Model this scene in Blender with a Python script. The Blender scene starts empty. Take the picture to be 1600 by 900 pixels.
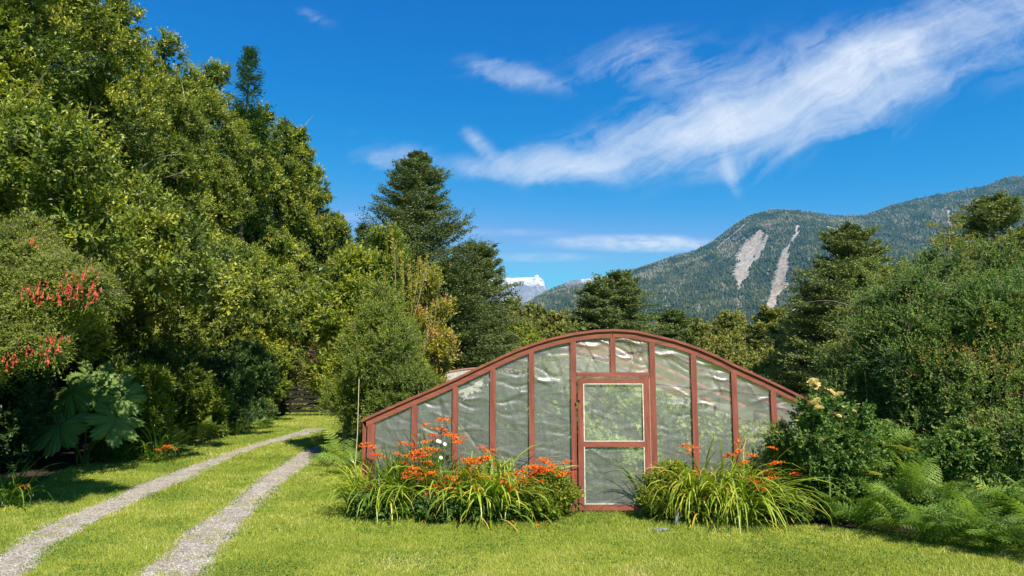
import bpy, math, random
import numpy as np
from mathutils import Vector

random.seed(11)
rng = np.random.default_rng(11)
PI = math.pi
scene = bpy.context.scene
COL = scene.collection

# ------------------------------------------------------------------ camera
F = 1066.7
PITCH = math.radians(6.8)
EYE = np.array([0.0, 0.0, 2.0])
cam_d = bpy.data.cameras.new('camera')
cam_d.sensor_width = 36
cam_d.lens = 24
cam_d.clip_start = 0.1
cam_d.clip_end = 60000
cam = bpy.data.objects.new('camera', cam_d)
COL.objects.link(cam)
cam.location = EYE
cam.rotation_euler = (math.radians(90) + PITCH, 0, 0)
scene.camera = cam

# ------------------------------------------------------------------ light
SUN_EL, SUN_AZ = math.radians(47), math.radians(156)   # azimuth clockwise from +Y
sun_dir = Vector((math.sin(SUN_AZ) * math.cos(SUN_EL), math.cos(SUN_AZ) * math.cos(SUN_EL), math.sin(SUN_EL)))
sd = bpy.data.lights.new('sun', 'SUN')
sd.energy = 5.0
sd.angle = math.radians(0.5)
sd.color = (1.0, 0.93, 0.82)
sun = bpy.data.objects.new('sun', sd)
COL.objects.link(sun)
sun.rotation_euler = sun_dir.to_track_quat('Z', 'Y').to_euler()

scene.view_settings.view_transform = 'Standard'
scene.view_settings.look = 'None'
scene.view_settings.gamma = 1
scene.view_settings.exposure = 0.95
scene.view_settings.use_curve_mapping = False
cy = scene.cycles
cy.max_bounces = 7
cy.diffuse_bounces = 3
cy.glossy_bounces = 2
cy.transmission_bounces = 3
cy.volume_bounces = 0
cy.transparent_max_bounces = 16
cy.caustics_reflective = False
cy.caustics_refractive = False
cy.use_denoising = True
cy.sample_clamp_indirect = 4.0


def ray(px, py):
    u, v = (px - 800) / F, (450 - py) / F
    return np.array([u, math.cos(PITCH) - v * math.sin(PITCH), math.sin(PITCH) + v * math.cos(PITCH)])


def at(px, py, Y):
    d = ray(px, py)
    return EYE + d * (Y / d[1])


def gnd(px, py):
    d = ray(px, py)
    return EYE + d * (-2.0 / d[2])


# ------------------------------------------------------------------ node helpers
class NT:
    def __init__(s, tree):
        s.t = tree
        s.n = tree.nodes
        s.l = tree.links

    def node(s, typ, ins=None, **props):
        nd = s.n.new(typ)
        for k, v in props.items():
            setattr(nd, k, v)
        for k, v in (ins or {}).items():
            if isinstance(v, tuple) and len(v) == 2 and hasattr(v[0], 'outputs'):
                s.l.new(v[0].outputs[v[1]], nd.inputs[k])
            elif hasattr(v, 'outputs'):
                s.l.new(v.outputs[0], nd.inputs[k])
            else:
                nd.inputs[k].default_value = v
        return nd

    def math(s, op, a, b=None, c=None, clamp=False):
        ins = {0: a}
        if b is not None: ins[1] = b
        if c is not None: ins[2] = c
        return s.node('ShaderNodeMath', ins, operation=op, use_clamp=clamp)

    def ramp(s, fac, stops, interp='LINEAR'):
        nd = s.n.new('ShaderNodeValToRGB')
        cr = nd.color_ramp
        cr.interpolation = interp
        while len(cr.elements) < len(stops):
            cr.elements.new(0.5)
        for e, (p, c) in zip(cr.elements, stops):
            e.position = p
            e.color = (c[0], c[1], c[2], 1)
        if isinstance(fac, tuple):
            s.l.new(fac[0].outputs[fac[1]], nd.inputs[0])
        else:
            s.l.new(fac.outputs[0], nd.inputs[0])
        return nd

    def mix(s, fac, a, b, blend='MIX'):
        nd = s.n.new('ShaderNodeMix')
        nd.data_type = 'RGBA'
        nd.blend_type = blend
        for i, v in ((0, fac), (6, a), (7, b)):
            if isinstance(v, tuple) and len(v) == 2 and hasattr(v[0], 'outputs'):
                s.l.new(v[0].outputs[v[1]], nd.inputs[i])
            elif hasattr(v, 'outputs'):
                o = v.outputs[2] if v.bl_idname == 'ShaderNodeMix' else v.outputs[0]
                s.l.new(o, nd.inputs[i])
            elif isinstance(v, (int, float)):
                nd.inputs[i].default_value = v
            else:
                nd.inputs[i].default_value = (v[0], v[1], v[2], 1)
        return nd


def out_of(nd):
    return nd.outputs[2] if nd.bl_idname == 'ShaderNodeMix' else nd.outputs[0]


def new_mat(name):
    m = bpy.data.materials.new(name)
    m.use_nodes = True
    m.node_tree.nodes.clear()
    return m, NT(m.node_tree)


# ------------------------------------------------------------------ world: sky + cirrus far away
def make_world():
    w = bpy.data.worlds.new('World')
    scene.world = w
    w.use_nodes = True
    w.node_tree.nodes.clear()
    t = NT(w.node_tree)
    sky = t.node('ShaderNodeTexSky', sky_type='NISHITA', sun_disc=False, sun_elevation=SUN_EL, sun_rotation=SUN_AZ,
                 air_density=1.0, dust_density=0.15, ozone_density=4.0, altitude=300)
    sc_ = t.node('ShaderNodeVectorMath', {0: sky}, operation='SCALE')
    sc_.inputs['Scale'].default_value = 0.2
    gm = t.node('ShaderNodeGamma', {'Color': sc_, 'Gamma': 1.5})
    sc2 = t.node('ShaderNodeVectorMath', {0: gm}, operation='SCALE')
    sc2.inputs['Scale'].default_value = 5.0
    hsv = t.node('ShaderNodeHueSaturation', {'Hue': 0.492, 'Saturation': 1.30, 'Value': .93, 'Color': sc2})
    sp = t.node('ShaderNodeSeparateColor', {0: hsv})
    r_ = t.math('MINIMUM', t.math('MULTIPLY', t.math('POWER', (sp, 1), 5.0), 0.0105), 1.3)
    g_ = t.math('MULTIPLY', t.math('POWER', (sp, 1), 0.89), 1.10)
    b_ = t.math('MULTIPLY', t.math('POWER', (sp, 2), 0.42), 2.22)
    cmb = t.node('ShaderNodeCombineColor', {0: r_, 1: g_, 2: b_})
    bg = t.node('ShaderNodeBackground', {'Color': cmb, 'Strength': 0.092})
    tc = t.node('ShaderNodeTexCoord')
    sep = t.node('ShaderNodeSeparateXYZ', {0: (tc, 'Generated')})
    ysafe = t.math('MAXIMUM', (sep, 1), 0.04)
    u = t.math('DIVIDE', (sep, 0), ysafe)
    v = t.math('DIVIDE', (sep, 2), ysafe)
    uv = t.node('ShaderNodeCombineXYZ', {0: u, 1: v})
    # wind warp
    wn = t.node('ShaderNodeTexNoise', {'Vector': uv, 'Scale': 5.0, 'Detail': 2.5, 'Roughness': 0.5})
    wv = t.node('ShaderNodeVectorMath', {0: (wn, 'Color'), 1: (0.5, 0.5, 0.5)}, operation='SUBTRACT')
    ws = t.node('ShaderNodeVectorMath', {0: wv, 3: 0.13}, operation='SCALE')
    ws.inputs['Scale'].default_value = 0.085
    uvw = t.node('ShaderNodeVectorMath', {0: uv, 1: ws}, operation='ADD')
    wn2 = t.node('ShaderNodeTexNoise', {'Vector': uv, 'Scale': 30.0, 'Detail': 4.0, 'Roughness': 0.6})
    wv2 = t.node('ShaderNodeVectorMath', {0: (wn2, 'Color'), 1: (0.5, 0.5, 0.5)}, operation='SUBTRACT')
    ws2 = t.node('ShaderNodeVectorMath', {0: wv2}, operation='SCALE')
    ws2.inputs['Scale'].default_value = 0.012
    uvw = t.node('ShaderNodeVectorMath', {0: uvw, 1: ws2}, operation='ADD')

    def q(px, py):
        d = ray(px, py)
        return d[0] / d[1], d[2] / d[1]

    # (px, py, half length px, half height px, rotation deg, weight)
    E = [(1500, 50, 380, 105, 27, 0.98), (1240, 160, 325, 108, 22, 1.45), (1030, 215, 270, 68, 13, 1.3), (1130, 120, 260, 80, 24, .25), (1400, 170, 240, 60, 28, .25),
         (850, 255, 210, 34, 2, 1.1), (760, 225, 75, 24, -34, 0.6), (1142, 262, 20, 62, 12, 0.55),
         (600, 250, 85, 34, 10, 0.60), (790, 122, 130, 32, -3, 0.68), (1000, 95, 190, 75, 12, 0.50),
         (1330, 110, 260, 60, 24, 0.5), (505, 25, 45, 16, -18, 0.35), (1585, 120, 70, 22, 40, 0.25), (560, 215, 60, 14, 0, 0.15)]
    total = None
    for (px, py, rx, ry, rot, wgt) in E:
        cu, cv = q(px, py)
        mp = t.node('ShaderNodeMapping', {'Vector': uvw, 'Location': (cu, cv, 0), 'Rotation': (0, 0, math.radians(rot)), 'Scale': (rx / F * 1.12, ry / F * 1.12, 1)}, vector_type='TEXTURE')
        ln = t.node('ShaderNodeVectorMath', {0: mp}, operation='LENGTH')
        mr = t.node('ShaderNodeMapRange', {0: (ln, 'Value'), 1: 1.0, 2: 0.0, 3: 0.0, 4: wgt}, interpolation_type='SMOOTHSTEP')
        if total is None:
            total = mr
        else:
            total = t.math('ADD', total, mr)
    # fibres
    fm = t.node('ShaderNodeMapping', {'Vector': uvw, 'Rotation': (0, 0, math.radians(27)), 'Scale': (1 / 3.0, 1 / 15.0, 1)}, vector_type='TEXTURE')
    f1 = t.node('ShaderNodeTexNoise', {'Vector': fm, 'Scale': 1.6, 'Detail': 8.0, 'Roughness': 0.66, 'Distortion': 0.6})
    f2 = t.node('ShaderNodeTexNoise', {'Vector': uvw, 'Scale': 11.0, 'Detail': 10.0, 'Roughness': 0.72, 'Distortion': 0.5})
    fsum = t.math('MULTIPLY_ADD', (f2, 0), 0.5, t.math('MULTIPLY', (f1, 0), 0.72))
    fr = t.node('ShaderNodeMapRange', {0: fsum, 1: 0.36, 2: 0.74, 3: 0.0, 4: 1.0})
    nz = t.math('MULTIPLY_ADD', (fsum, 0), 4.6, -2.95)
    gate = t.math('MULTIPLY', total, 2.2, clamp=True)
    cl = t.node('ShaderNodeMapRange', {0: t.math('ADD', total, nz), 1: -0.25, 2: 2.35, 3: 0.0, 4: 1.0})
    cl = t.math('MULTIPLY', cl, gate)
    # low band of altocumulus
    total2 = None
    for (px, py, rx, ry, rot, wgt) in [(985, 380, 170, 17, -1, 1.0), (1045, 380, 90, 18, -3, 0.5), (840, 402, 130, 10, 0, 0.4), (800, 363, 110, 8, 0, 0.25), (545, 338, 60, 9, 0, 0.25)]:
        cu, cv = q(px, py)
        mp = t.node('ShaderNodeMapping', {'Vector': uv, 'Location': (cu, cv, 0), 'Rotation': (0, 0, math.radians(rot)), 'Scale': (rx / F, ry / F, 1)}, vector_type='TEXTURE')
        ln = t.node('ShaderNodeVectorMath', {0: mp}, operation='LENGTH')
        mr = t.node('ShaderNodeMapRange', {0: (ln, 'Value'), 1: 1.05, 2: 0.35, 3: 0.0, 4: wgt}, interpolation_type='SMOOTHSTEP')
        total2 = mr if total2 is None else t.math('ADD', total2, mr)
    bm = t.node('ShaderNodeMapping', {'Vector': uv, 'Scale': (30, 85, 1)})
    bn = t.node('ShaderNodeTexNoise', {'Vector': bm, 'Scale': 1.0, 'Detail': 6.0, 'Roughness': 0.6})
    br = t.node('ShaderNodeMapRange', {0: bn, 1: 0.3, 2: 0.75, 3: 0.15, 4: 1.0})
    cl = t.math('ADD', cl, t.math('MULTIPLY', total2, t.math('MULTIPLY', br, 0.95)))
    front = t.math('GREATER_THAN', (sep, 1), 0.05)
    fac = t.math('MULTIPLY', t.math('MINIMUM', cl, 0.93, clamp=True), front)
    bc = t.node('ShaderNodeBackground', {'Color': (0.86, 0.91, 1.0, 1), 'Strength': 0.53})
    mx = t.node('ShaderNodeMixShader', {0: fac, 1: bg, 2: bc})
    t.node('ShaderNodeOutputWorld', {'Surface': mx})
    w.cycles.sampling_method = 'MANUAL'
    w.cycles.sample_map_resolution = 512


make_world()

# ------------------------------------------------------------------ mesh builder
def unit(a):
    return a / np.maximum(np.linalg.norm(a, axis=-1, keepdims=True), 1e-9)


def rand_unit(n):
    return unit(rng.normal(size=(n, 3)))


class MB:
    def __init__(s):
        s.V = []; s.nv = 0
        s.F3 = []; s.F4 = []; s.T3 = []; s.T4 = []; s.M3 = []; s.M4 = []

    def add(s, V, Fc, tint=0.5, mi=0):
        V = np.asarray(V, dtype=np.float32).reshape(-1, 3)
        Fc = np.asarray(Fc, dtype=np.int32)
        k = Fc.shape[1]
        tt = np.broadcast_to(np.asarray(tint, dtype=np.float32), (len(Fc),))
        (s.F3 if k == 3 else s.F4).append(Fc + s.nv)
        (s.T3 if k == 3 else s.T4).append(tt)
        (s.M3 if k == 3 else s.M4).append(np.full(len(Fc), mi, dtype=np.int32))
        s.V.append(V); s.nv += len(V)

    def quads(s, Q, tint=0.5, mi=0):            # Q (n,4,3)
        n = len(Q)
        s.add(Q.reshape(-1, 3), np.arange(n * 4).reshape(n, 4), tint, mi)

    def tris(s, Q, tint=0.5, mi=0):
        n = len(Q)
        s.add(Q.reshape(-1, 3), np.arange(n * 3).reshape(n, 3), tint, mi)

    def leaves(s, P, D, L, W, tint=0.5, up=0.6, N=None, cup=0.06, mi=0, wide=0.45):
        n = len(P)
        L = np.broadcast_to(np.asarray(L, float), (n,))[:, None]
        W = np.broadcast_to(np.asarray(W, float), (n,))[:, None]
        D = unit(D)
        if N is None:
            N = rand_unit(n) + np.array([0, 0, up])
        S = unit(np.cross(D, N))
        N = np.cross(S, D)
        mid = P + D * L * wide
        Q = np.stack([P, mid + S * W * .5 + N * L * cup, P + D * L - N * L * cup, mid - S * W * .5 + N * L * cup], axis=1)
        s.quads(Q, tint, mi)

    def tubes(s, pts, rad, sides=4, tint=0.5, mi=0, cap=False):     # pts (n,K,3) rad (n,K)
        pts = np.asarray(pts, float); n, K, _ = pts.shape
        rad = np.broadcast_to(np.asarray(rad, float), (n, K))
        tan = np.gradient(pts, axis=1)
        tan = unit(tan)
        ref = np.where(np.abs(tan[:, :1, 2:3]) > 0.8, np.array([[[1., 0, 0]]]), np.array([[[0, 0, 1.]]]))
        A = unit(np.cross(tan, np.broadcast_to(ref, tan.shape)))
        B = np.cross(tan, A)
        a = np.arange(sides) * 2 * PI / sides
        ring = A[:, :, None, :] * np.cos(a)[None, None, :, None] + B[:, :, None, :] * np.sin(a)[None, None, :, None]
        V = pts[:, :, None, :] + ring * rad[:, :, None, None]
        base = (np.arange(n) * K * sides)[:, None, None]
        k = (np.arange(K - 1) * sides)[None, :, None]
        j = np.arange(sides)[None, None, :]; j2 = (j + 1) % sides
        Fc = np.stack([base + k + j, base + k + j2, base + k + sides + j2, base + k + sides + j], axis=-1).reshape(-1, 4)
        t = tint
        if np.ndim(tint) == 1:
            t = np.repeat(tint, (K - 1) * sides)
        s.add(V, Fc, t, mi)

    def box(s, c, size, ax=None, tint=0.5, mi=0):
        """ax: 3x3 rows = local axes"""
        c = np.asarray(c, float); h = np.asarray(size, float) / 2
        ax = np.eye(3) if ax is None else np.asarray(ax, float)
        sg = np.array([[-1, -1, -1], [1, -1, -1], [1, 1, -1], [-1, 1, -1], [-1, -1, 1], [1, -1, 1], [1, 1, 1], [-1, 1, 1]], float)
        V = c + (sg * h) @ ax
        Fc = [[0, 3, 2, 1], [4, 5, 6, 7], [0, 1, 5, 4], [1, 2, 6, 5], [2, 3, 7, 6], [3, 0, 4, 7]]
        s.add(V, Fc, tint, mi)

    def bar(s, a, b, w, d, side=(0, 1, 0), tint=0.5, mi=0):
        """beam a->b; w across (perpendicular to side), d along side"""
        a = np.asarray(a, float); b = np.asarray(b, float)
        t = b - a; L = np.linalg.norm(t); t = t / L
        sd_ = np.asarray(side, float); sd_ = sd_ - t * sd_.dot(t); sd_ /= np.linalg.norm(sd_)
        x = np.cross(sd_, t)
        s.box((a + b) / 2, (w, d, L), [x, sd_, t], tint, mi)

    def build(s, name, mat, parent=None, smooth=False, bevel=0.0, origin=None):
        me = bpy.data.meshes.new(name)
        V = np.concatenate(s.V) if s.V else np.zeros((0, 3), np.float32)
        if origin is not None:
            V = V - np.asarray(origin, np.float32)
        f3 = np.concatenate(s.F3) if s.F3 else np.zeros((0, 3), np.int32)
        f4 = np.concatenate(s.F4) if s.F4 else np.zeros((0, 4), np.int32)
        me.vertices.add(len(V)); me.vertices.foreach_set('co', V.astype(np.float32).ravel())
        nl = f3.size + f4.size
        me.loops.add(nl)
        me.loops.foreach_set('vertex_index', np.concatenate([f3.ravel(), f4.ravel()]).astype(np.int32))
        me.polygons.add(len(f3) + len(f4))
        st = np.concatenate([np.arange(len(f3)) * 3, f3.size + np.arange(len(f4)) * 4]).astype(np.int32)
        me.polygons.foreach_set('loop_start', st)
        mats = mat if isinstance(mat, (list, tuple)) else [mat]
        for m in mats: me.materials.append(m)
        mi = np.concatenate(s.M3 + s.M4)
        me.polygons.foreach_set('material_index', mi)
        me.polygons.foreach_set('use_smooth', np.full(len(mi), bool(smooth)))
        at_ = me.attributes.new('tint', 'FLOAT', 'FACE')
        at_.data.foreach_set('value', np.concatenate(s.T3 + s.T4).astype(np.float32))
        me.update(calc_edges=True)
        me.validate()
        o = bpy.data.objects.new(name, me)
        COL.objects.link(o)
        if parent is not None:
            o.parent = parent
        if bevel:
            b = o.modifiers.new('bevel', 'BEVEL'); b.width = bevel; b.segments = 1; b.limit_method = 'ANGLE'
        return o


def tag(o, label=None, cat=None, group=None, kind=None):
    if label: o['label'] = label
    if cat: o['category'] = cat
    if group: o['group'] = group
    if kind: o['kind'] = kind
    return o


def thing(name, label, cat, loc=(0, 0, 0), group=None):
    o = bpy.data.objects.new(name, None)
    o.empty_display_size = 0.2
    COL.objects.link(o)
    o.location = loc
    return tag(o, label, cat, group)


def place_part(name, me, parent, loc, rot=(0, 0, 0), sc=1.0):
    o = bpy.data.objects.new(name, me)
    COL.objects.link(o)
    o.parent = parent
    o.location = loc
    o.rotation_euler = rot
    o.scale = (sc, sc, sc) if not isinstance(sc, tuple) else sc
    return o


def free_mesh(mb, name, mat, smooth=False):
    o = mb.build(name, mat, smooth=smooth)
    me = o.data
    bpy.data.objects.remove(o)
    return me


# value noise
_tab = rng.random((256, 256))
def vnoise(x, y):
    xi = np.floor(x).astype(int); yi = np.floor(y).astype(int)
    fx = x - xi; fy = y - yi
    fx = fx * fx * (3 - 2 * fx); fy = fy * fy * (3 - 2 * fy)
    a = _tab[xi & 255, yi & 255]; b = _tab[(xi + 1) & 255, yi & 255]
    c = _tab[xi & 255, (yi + 1) & 255]; d = _tab[(xi + 1) & 255, (yi + 1) & 255]
    return (a * (1 - fx) + b * fx) * (1 - fy) + (c * (1 - fx) + d * fx) * fy


def fbm(x, y, o=5, g=0.5):
    s = 0; a = 1; tot = 0
    for i in range(o):
        s = s + a * vnoise(x * 2 ** i + 17.3 * i, y * 2 ** i + 5.1 * i); tot += a; a *= g
    return s / tot


# ------------------------------------------------------------------ materials
def leaf_mat(name, stops, rough=0.5, trans=0.3, spec=0.35, tcol=(1.25, 1.35, 0.55)):
    m, t = new_mat(name)
    at_ = t.node('ShaderNodeAttribute', attribute_name='tint')
    rp = t.ramp((at_, 'Fac'), stops)
    p = t.node('ShaderNodeBsdfPrincipled', {'Base Color': rp, 'Roughness': rough, 'Specular IOR Level': spec})
    tl = t.mix(1.0, rp, tcol, 'MULTIPLY')
    tr = t.node('ShaderNodeBsdfTranslucent', {'Color': (tl, 2)})
    mx = t.node('ShaderNodeMixShader', {0: trans, 1: p, 2: tr})
    t.node('ShaderNodeOutputMaterial', {'Surface': mx})
    return m


M = {}
M['wall_leaf'] = leaf_mat('forest_leaf', [(0, (0.048, 0.078, 0.013)), (.35, (0.112, 0.165, 0.022)), (.7, (0.235, 0.275, 0.034)), (1, (0.42, 0.41, 0.05))], .42, .3)
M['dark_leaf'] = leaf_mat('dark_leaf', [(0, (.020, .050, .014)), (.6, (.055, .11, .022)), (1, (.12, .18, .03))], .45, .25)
M['conifer_leaf'] = leaf_mat('beech_leaf', [(0, (0.043, 0.068, 0.024)), (.5, (0.099, 0.132, 0.038)), (1, (0.198, 0.223, 0.057))], .55, .22)
M['olive_leaf'] = leaf_mat('olive_leaf', [(0, (0.068, 0.091, 0.021)), (.5, (0.164, 0.182, 0.036)), (1, (0.287, 0.273, 0.052))], .55, .25)
M['berberis_leaf'] = leaf_mat('berberis_leaf', [(0, (.036, .075, .020)), (.45, (.092, .165, .036)), (.85, (.19, .27, .05)), (1, (.32, .22, .06))], .55, .3, .2)
M['bright_leaf'] = leaf_mat('bright_leaf', [(0, (0.063, 0.115, 0.014)), (.5, (0.168, 0.225, 0.022)), (1, (0.357, 0.340, 0.035))], .42, .35)
M['gold_leaf'] = leaf_mat('gold_leaf', [(0, (0.092, 0.110, 0.018)), (.5, (0.231, 0.242, 0.026)), (.85, (0.393, 0.319, 0.033)), (1, (0.439, 0.209, 0.055))], .5, .3)
M['red_leaf'] = leaf_mat('russet_leaf', [(0, (.06, .05, .02)), (.5, (.13, .07, .035)), (1, (.24, .10, .05))], .6, .2)
M['strap_leaf'] = leaf_mat('strap_leaf', [(0, (.05, .11, .014)), (.45, (.15, .24, .022)), (.8, (.33, .40, .04)), (.93, (.50, .46, .06)), (1, (.55, .32, .06))], .38, .35)
M['fern_leaf'] = leaf_mat('fern_leaf', [(0, (.045, .11, .016)), (.5, (.13, .22, .03)), (.85, (.24, .34, .06)), (.9, (.48, .48, .06)), (1, (.55, .40, .05))], .5, .35)
M['grass'] = leaf_mat('grass_blade', [(0, (.13, .19, .022)), (.4, (.25, .31, .042)), (.75, (.38, .39, .085)), (1, (.52, .46, .19))], .6, .3)
M['flower'] = leaf_mat('orange_petal', [(0, (.55, .07, .012)), (.5, (.75, .14, .018)), (1, (.85, .30, .03))], .5, .3, tcol=(1.1, 1, 1))
M['red_flower'] = leaf_mat('fuchsia_petal', [(0, (.38, .03, .025)), (1, (.66, .15, .07))], .5, .3, tcol=(1.1, 1, 1))
M['white_flower'] = leaf_mat('white_petal', [(0, (.72, .72, .66)), (1, (.85, .85, .8))], .5, .2, tcol=(1, 1, 1))
M['rose'] = leaf_mat('rose_petal', [(0, (.80, .45, .14)), (.5, (.85, .66, .30)), (1, (.88, .78, .46))], .5, .25, tcol=(1, .95, .8))
M['interior_leaf'] = leaf_mat('crop_leaf', [(0, (.08, .16, .025)), (.5, (.18, .31, .045)), (1, (.36, .46, .08))], .45, .35)


def simple(name, col, rough=.8, noise=0.35, scale=8, bump=0.3, spec=.2, stretch=(1, 1, 1), col2=None):
    m, t = new_mat(name)
    tc = t.node('ShaderNodeTexCoord')
    mp = t.node('ShaderNodeMapping', {'Vector': (tc, 'Object'), 'Scale': stretch})
    n = t.node('ShaderNodeTexNoise', {'Vector': mp, 'Scale': scale, 'Detail': 6.0, 'Roughness': .65})
    c2 = col2 or tuple(c * (1 - noise) for c in col)
    rp = t.ramp((n, 0), [(.3, c2), (.7, tuple(min(.9, c * (1 + noise * .4)) for c in col))])
    b = t.node('ShaderNodeBump', {'Height': (n, 0), 'Strength': bump, 'Distance': .008})
    p = t.node('ShaderNodeBsdfPrincipled', {'Base Color': rp, 'Roughness': rough, 'Specular IOR Level': spec, 'Normal': b})
    t.node('ShaderNodeOutputMaterial', {'Surface': p})
    return m


M['bark'] = simple('bark', (.13, .10, .07), .9, .5, 14, .6, .1, (1, 1, .25))
M['pale_bark'] = simple('pale_bark', (.30, .25, .18), .9, .5, 14, .5, .1, (1, 1, .25))
M['stem'] = simple('green_stem', (.13, .17, .05), .7, .3, 20, .2)
M['redwood'] = simple('red_painted_timber', (.215, .064, .042), .7, .42, 4, .12, .25, (6, 6, .8))
M['redwood_h'] = simple('red_painted_rail', (.225, .068, .044), .7, .42, 4, .12, .25, (.8, 6, 6))
M['inner_wood'] = simple('inner_timber', (.36, .17, .12), .8, .3, 9, .2, .1, (2, 2, 2))
M['trim'] = simple('white_batten', (.60, .54, .45), .6, .4, 30, .3)
M['fuchsia_leaf'] = leaf_mat('fuchsia_leaf', [(0, (.05, .08, .015)), (.5, (.14, .19, .03)), (1, (.30, .30, .05))], .55, .3, .2)
M['gate_wood'] = simple('gate_timber', (.026, .023, .020), .9, .5, 12, .5, .1, (.6, 3, 3))
M['cane'] = simple('cane', (.5, .42, .27), .6, .3, 20, .1)
M['stone'] = simple('grey_stone', (.20, .20, .21), .9, .4, 14, .7)
M['soil'] = simple('bed_soil', (.050, .034, .022), .95, .5, 10, .8)
M['wire'] = simple('white_twine', (.8, .8, .78), .5, .1, 5, 0)


def film_mat(name, haze_fac, gloss, tint, bump=.5):
    m, t = new_mat(name)
    tc = t.node('ShaderNodeTexCoord')
    mp = t.node('ShaderNodeMapping', {'Vector': (tc, 'Object'), 'Scale': (1.2, 1.0, 2.0), 'Rotation': (0, .5, 0)})
    n = t.node('ShaderNodeTexNoise', {'Vector': mp, 'Scale': 2.2, 'Detail': 7.0, 'Roughness': .6, 'Distortion': 1.6})
    mp2 = t.node('ShaderNodeMapping', {'Vector': (tc, 'Object'), 'Scale': (4.0, 1.0, 1.0)})
    n2 = t.node('ShaderNodeTexNoise', {'Vector': mp2, 'Scale': 5.0, 'Detail': 5.0, 'Roughness': .6})
    b = t.node('ShaderNodeBump', {'Height': (n, 0), 'Strength': bump, 'Distance': .03})
    b2 = t.node('ShaderNodeBump', {'Height': (n2, 0), 'Strength': bump * .5, 'Distance': .01, 'Normal': b})
    tr = t.node('ShaderNodeBsdfTransparent', {'Color': (*tint, 1)})
    df = t.node('ShaderNodeBsdfDiffuse', {'Color': (.88, .86, .76, 1), 'Normal': b2})
    tl = t.node('ShaderNodeBsdfTranslucent', {'Color': (.88, .86, .76, 1), 'Normal': b2})
    milk = t.node('ShaderNodeMixShader', {0: .45, 1: df, 2: tl})
    dirt = t.math('MULTIPLY_ADD', t.node('ShaderNodeMapRange', {0: (n2, 0), 1: .3, 2: .75}), .45, .78)
    fac = t.math('MULTIPLY', dirt, haze_fac)
    m1 = t.node('ShaderNodeMixShader', {0: fac, 1: tr, 2: milk})
    gl = t.node('ShaderNodeBsdfGlossy', {'Color': (1, 1, 1, 1), 'Roughness': .46, 'Normal': b2})
    fr = t.node('ShaderNodeFresnel', {'IOR': 1.5, 'Normal': b2})
    gf = t.math('MULTIPLY_ADD', fr, 1.1, gloss, clamp=True)
    m2 = t.node('ShaderNodeMixShader', {0: gf, 1: m1, 2: gl})
    t.node('ShaderNodeOutputMaterial', {'Surface': m2})
    return m


M['film'] = film_mat('greenhouse_film', .155, .055, (.99, .98, .94), .35)
M['roof_film'] = film_mat('roof_film', .24, .03, (.98, .98, .97), .3)


def ground_mat():
    m, t = new_mat('lawn_ground')
    tc = t.node('ShaderNodeTexCoord')
    n1 = t.node('ShaderNodeTexNoise', {'Vector': (tc, 'Object'), 'Scale': .9, 'Detail': 5.0, 'Roughness': .6})
    n2 = t.node('ShaderNodeTexNoise', {'Vector': (tc, 'Object'), 'Scale': 45.0, 'Detail': 5.0, 'Roughness': .7})
    n3 = t.node('ShaderNodeTexNoise', {'Vector': (tc, 'Object'), 'Scale': 7.0, 'Detail': 4.0, 'Roughness': .6})
    c1 = t.ramp((n1, 0), [(.3, (.20, .25, .026)), (.5, (.28, .32, .036)), (.72, (.38, .38, .06))])
    c2 = t.ramp((n2, 0), [(.25, (.45, .5, .4)), (.75, (1.15, 1.12, 1.05))])
    c3 = t.ramp((n3, 0), [(.3, (.8, .85, .8)), (.75, (1.1, 1.05, 1.05))])
    cc = t.mix(1.0, c1, c2, 'MULTIPLY')
    cc = t.mix(1.0, (cc, 2), c3, 'MULTIPLY')
    b = t.node('ShaderNodeBump', {'Height': (n2, 0), 'Strength': .7, 'Distance': .03})
    p = t.node('ShaderNodeBsdfPrincipled', {'Base Color': (cc, 2), 'Roughness': .9, 'Specular IOR Level': .1, 'Normal': b})
    t.node('ShaderNodeOutputMaterial', {'Surface': p})
    return m


def gravel_mat():
    m, t = new_mat('gravel')
    tc = t.node('ShaderNodeTexCoord')
    v = t.node('ShaderNodeTexVoronoi', {'Vector': (tc, 'Object'), 'Scale': 55.0})
    n1 = t.node('ShaderNodeTexNoise', {'Vector': (tc, 'Object'), 'Scale': 2.5, 'Detail': 6.0, 'Roughness': .65})
    n2 = t.node('ShaderNodeTexNoise', {'Vector': (tc, 'Object'), 'Scale': 25.0, 'Detail': 5.0, 'Roughness': .7})
    bw = t.node('ShaderNodeSeparateColor', {0: (v, 'Color')})
    c0 = t.ramp((bw, 0), [(0, (.23, .215, .18)), (.5, (.38, .355, .315)), (1, (.56, .54, .49))])
    c1 = t.ramp((n1, 0), [(.3, (.72, .66, .58)), (.7, (1.06, 1.05, 1.06))])
    c2 = t.ramp((n2, 0), [(.3, (.7, .68, .62)), (.7, (1.1, 1.1, 1.1))])
    cc = t.mix(1.0, c0, c1, 'MULTIPLY')
    cc = t.mix(1.0, (cc, 2), c2, 'MULTIPLY')
    b = t.node('ShaderNodeBump', {'Height': (v, 'Distance'), 'Strength': .8, 'Distance': .02}, invert=True)
    p = t.node('ShaderNodeBsdfPrincipled', {'Base Color': (cc, 2), 'Roughness': .85, 'Specular IOR Level': .2, 'Normal': b})
    t.node('ShaderNodeOutputMaterial', {'Surface': p})
    return m


M['ground'] = ground_mat()
M['gravel'] = gravel_mat()

# ================================================================== SETTING
g = MB()
g.add([(-12000, -200, 0), (12000, -200, 0), (12000, 12500, 0), (-12000, 12500, 0)], [[0, 1, 2, 3]])
tag(g.build('ground', M['ground']), 'green lawn and valley floor', kind='structure')

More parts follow.
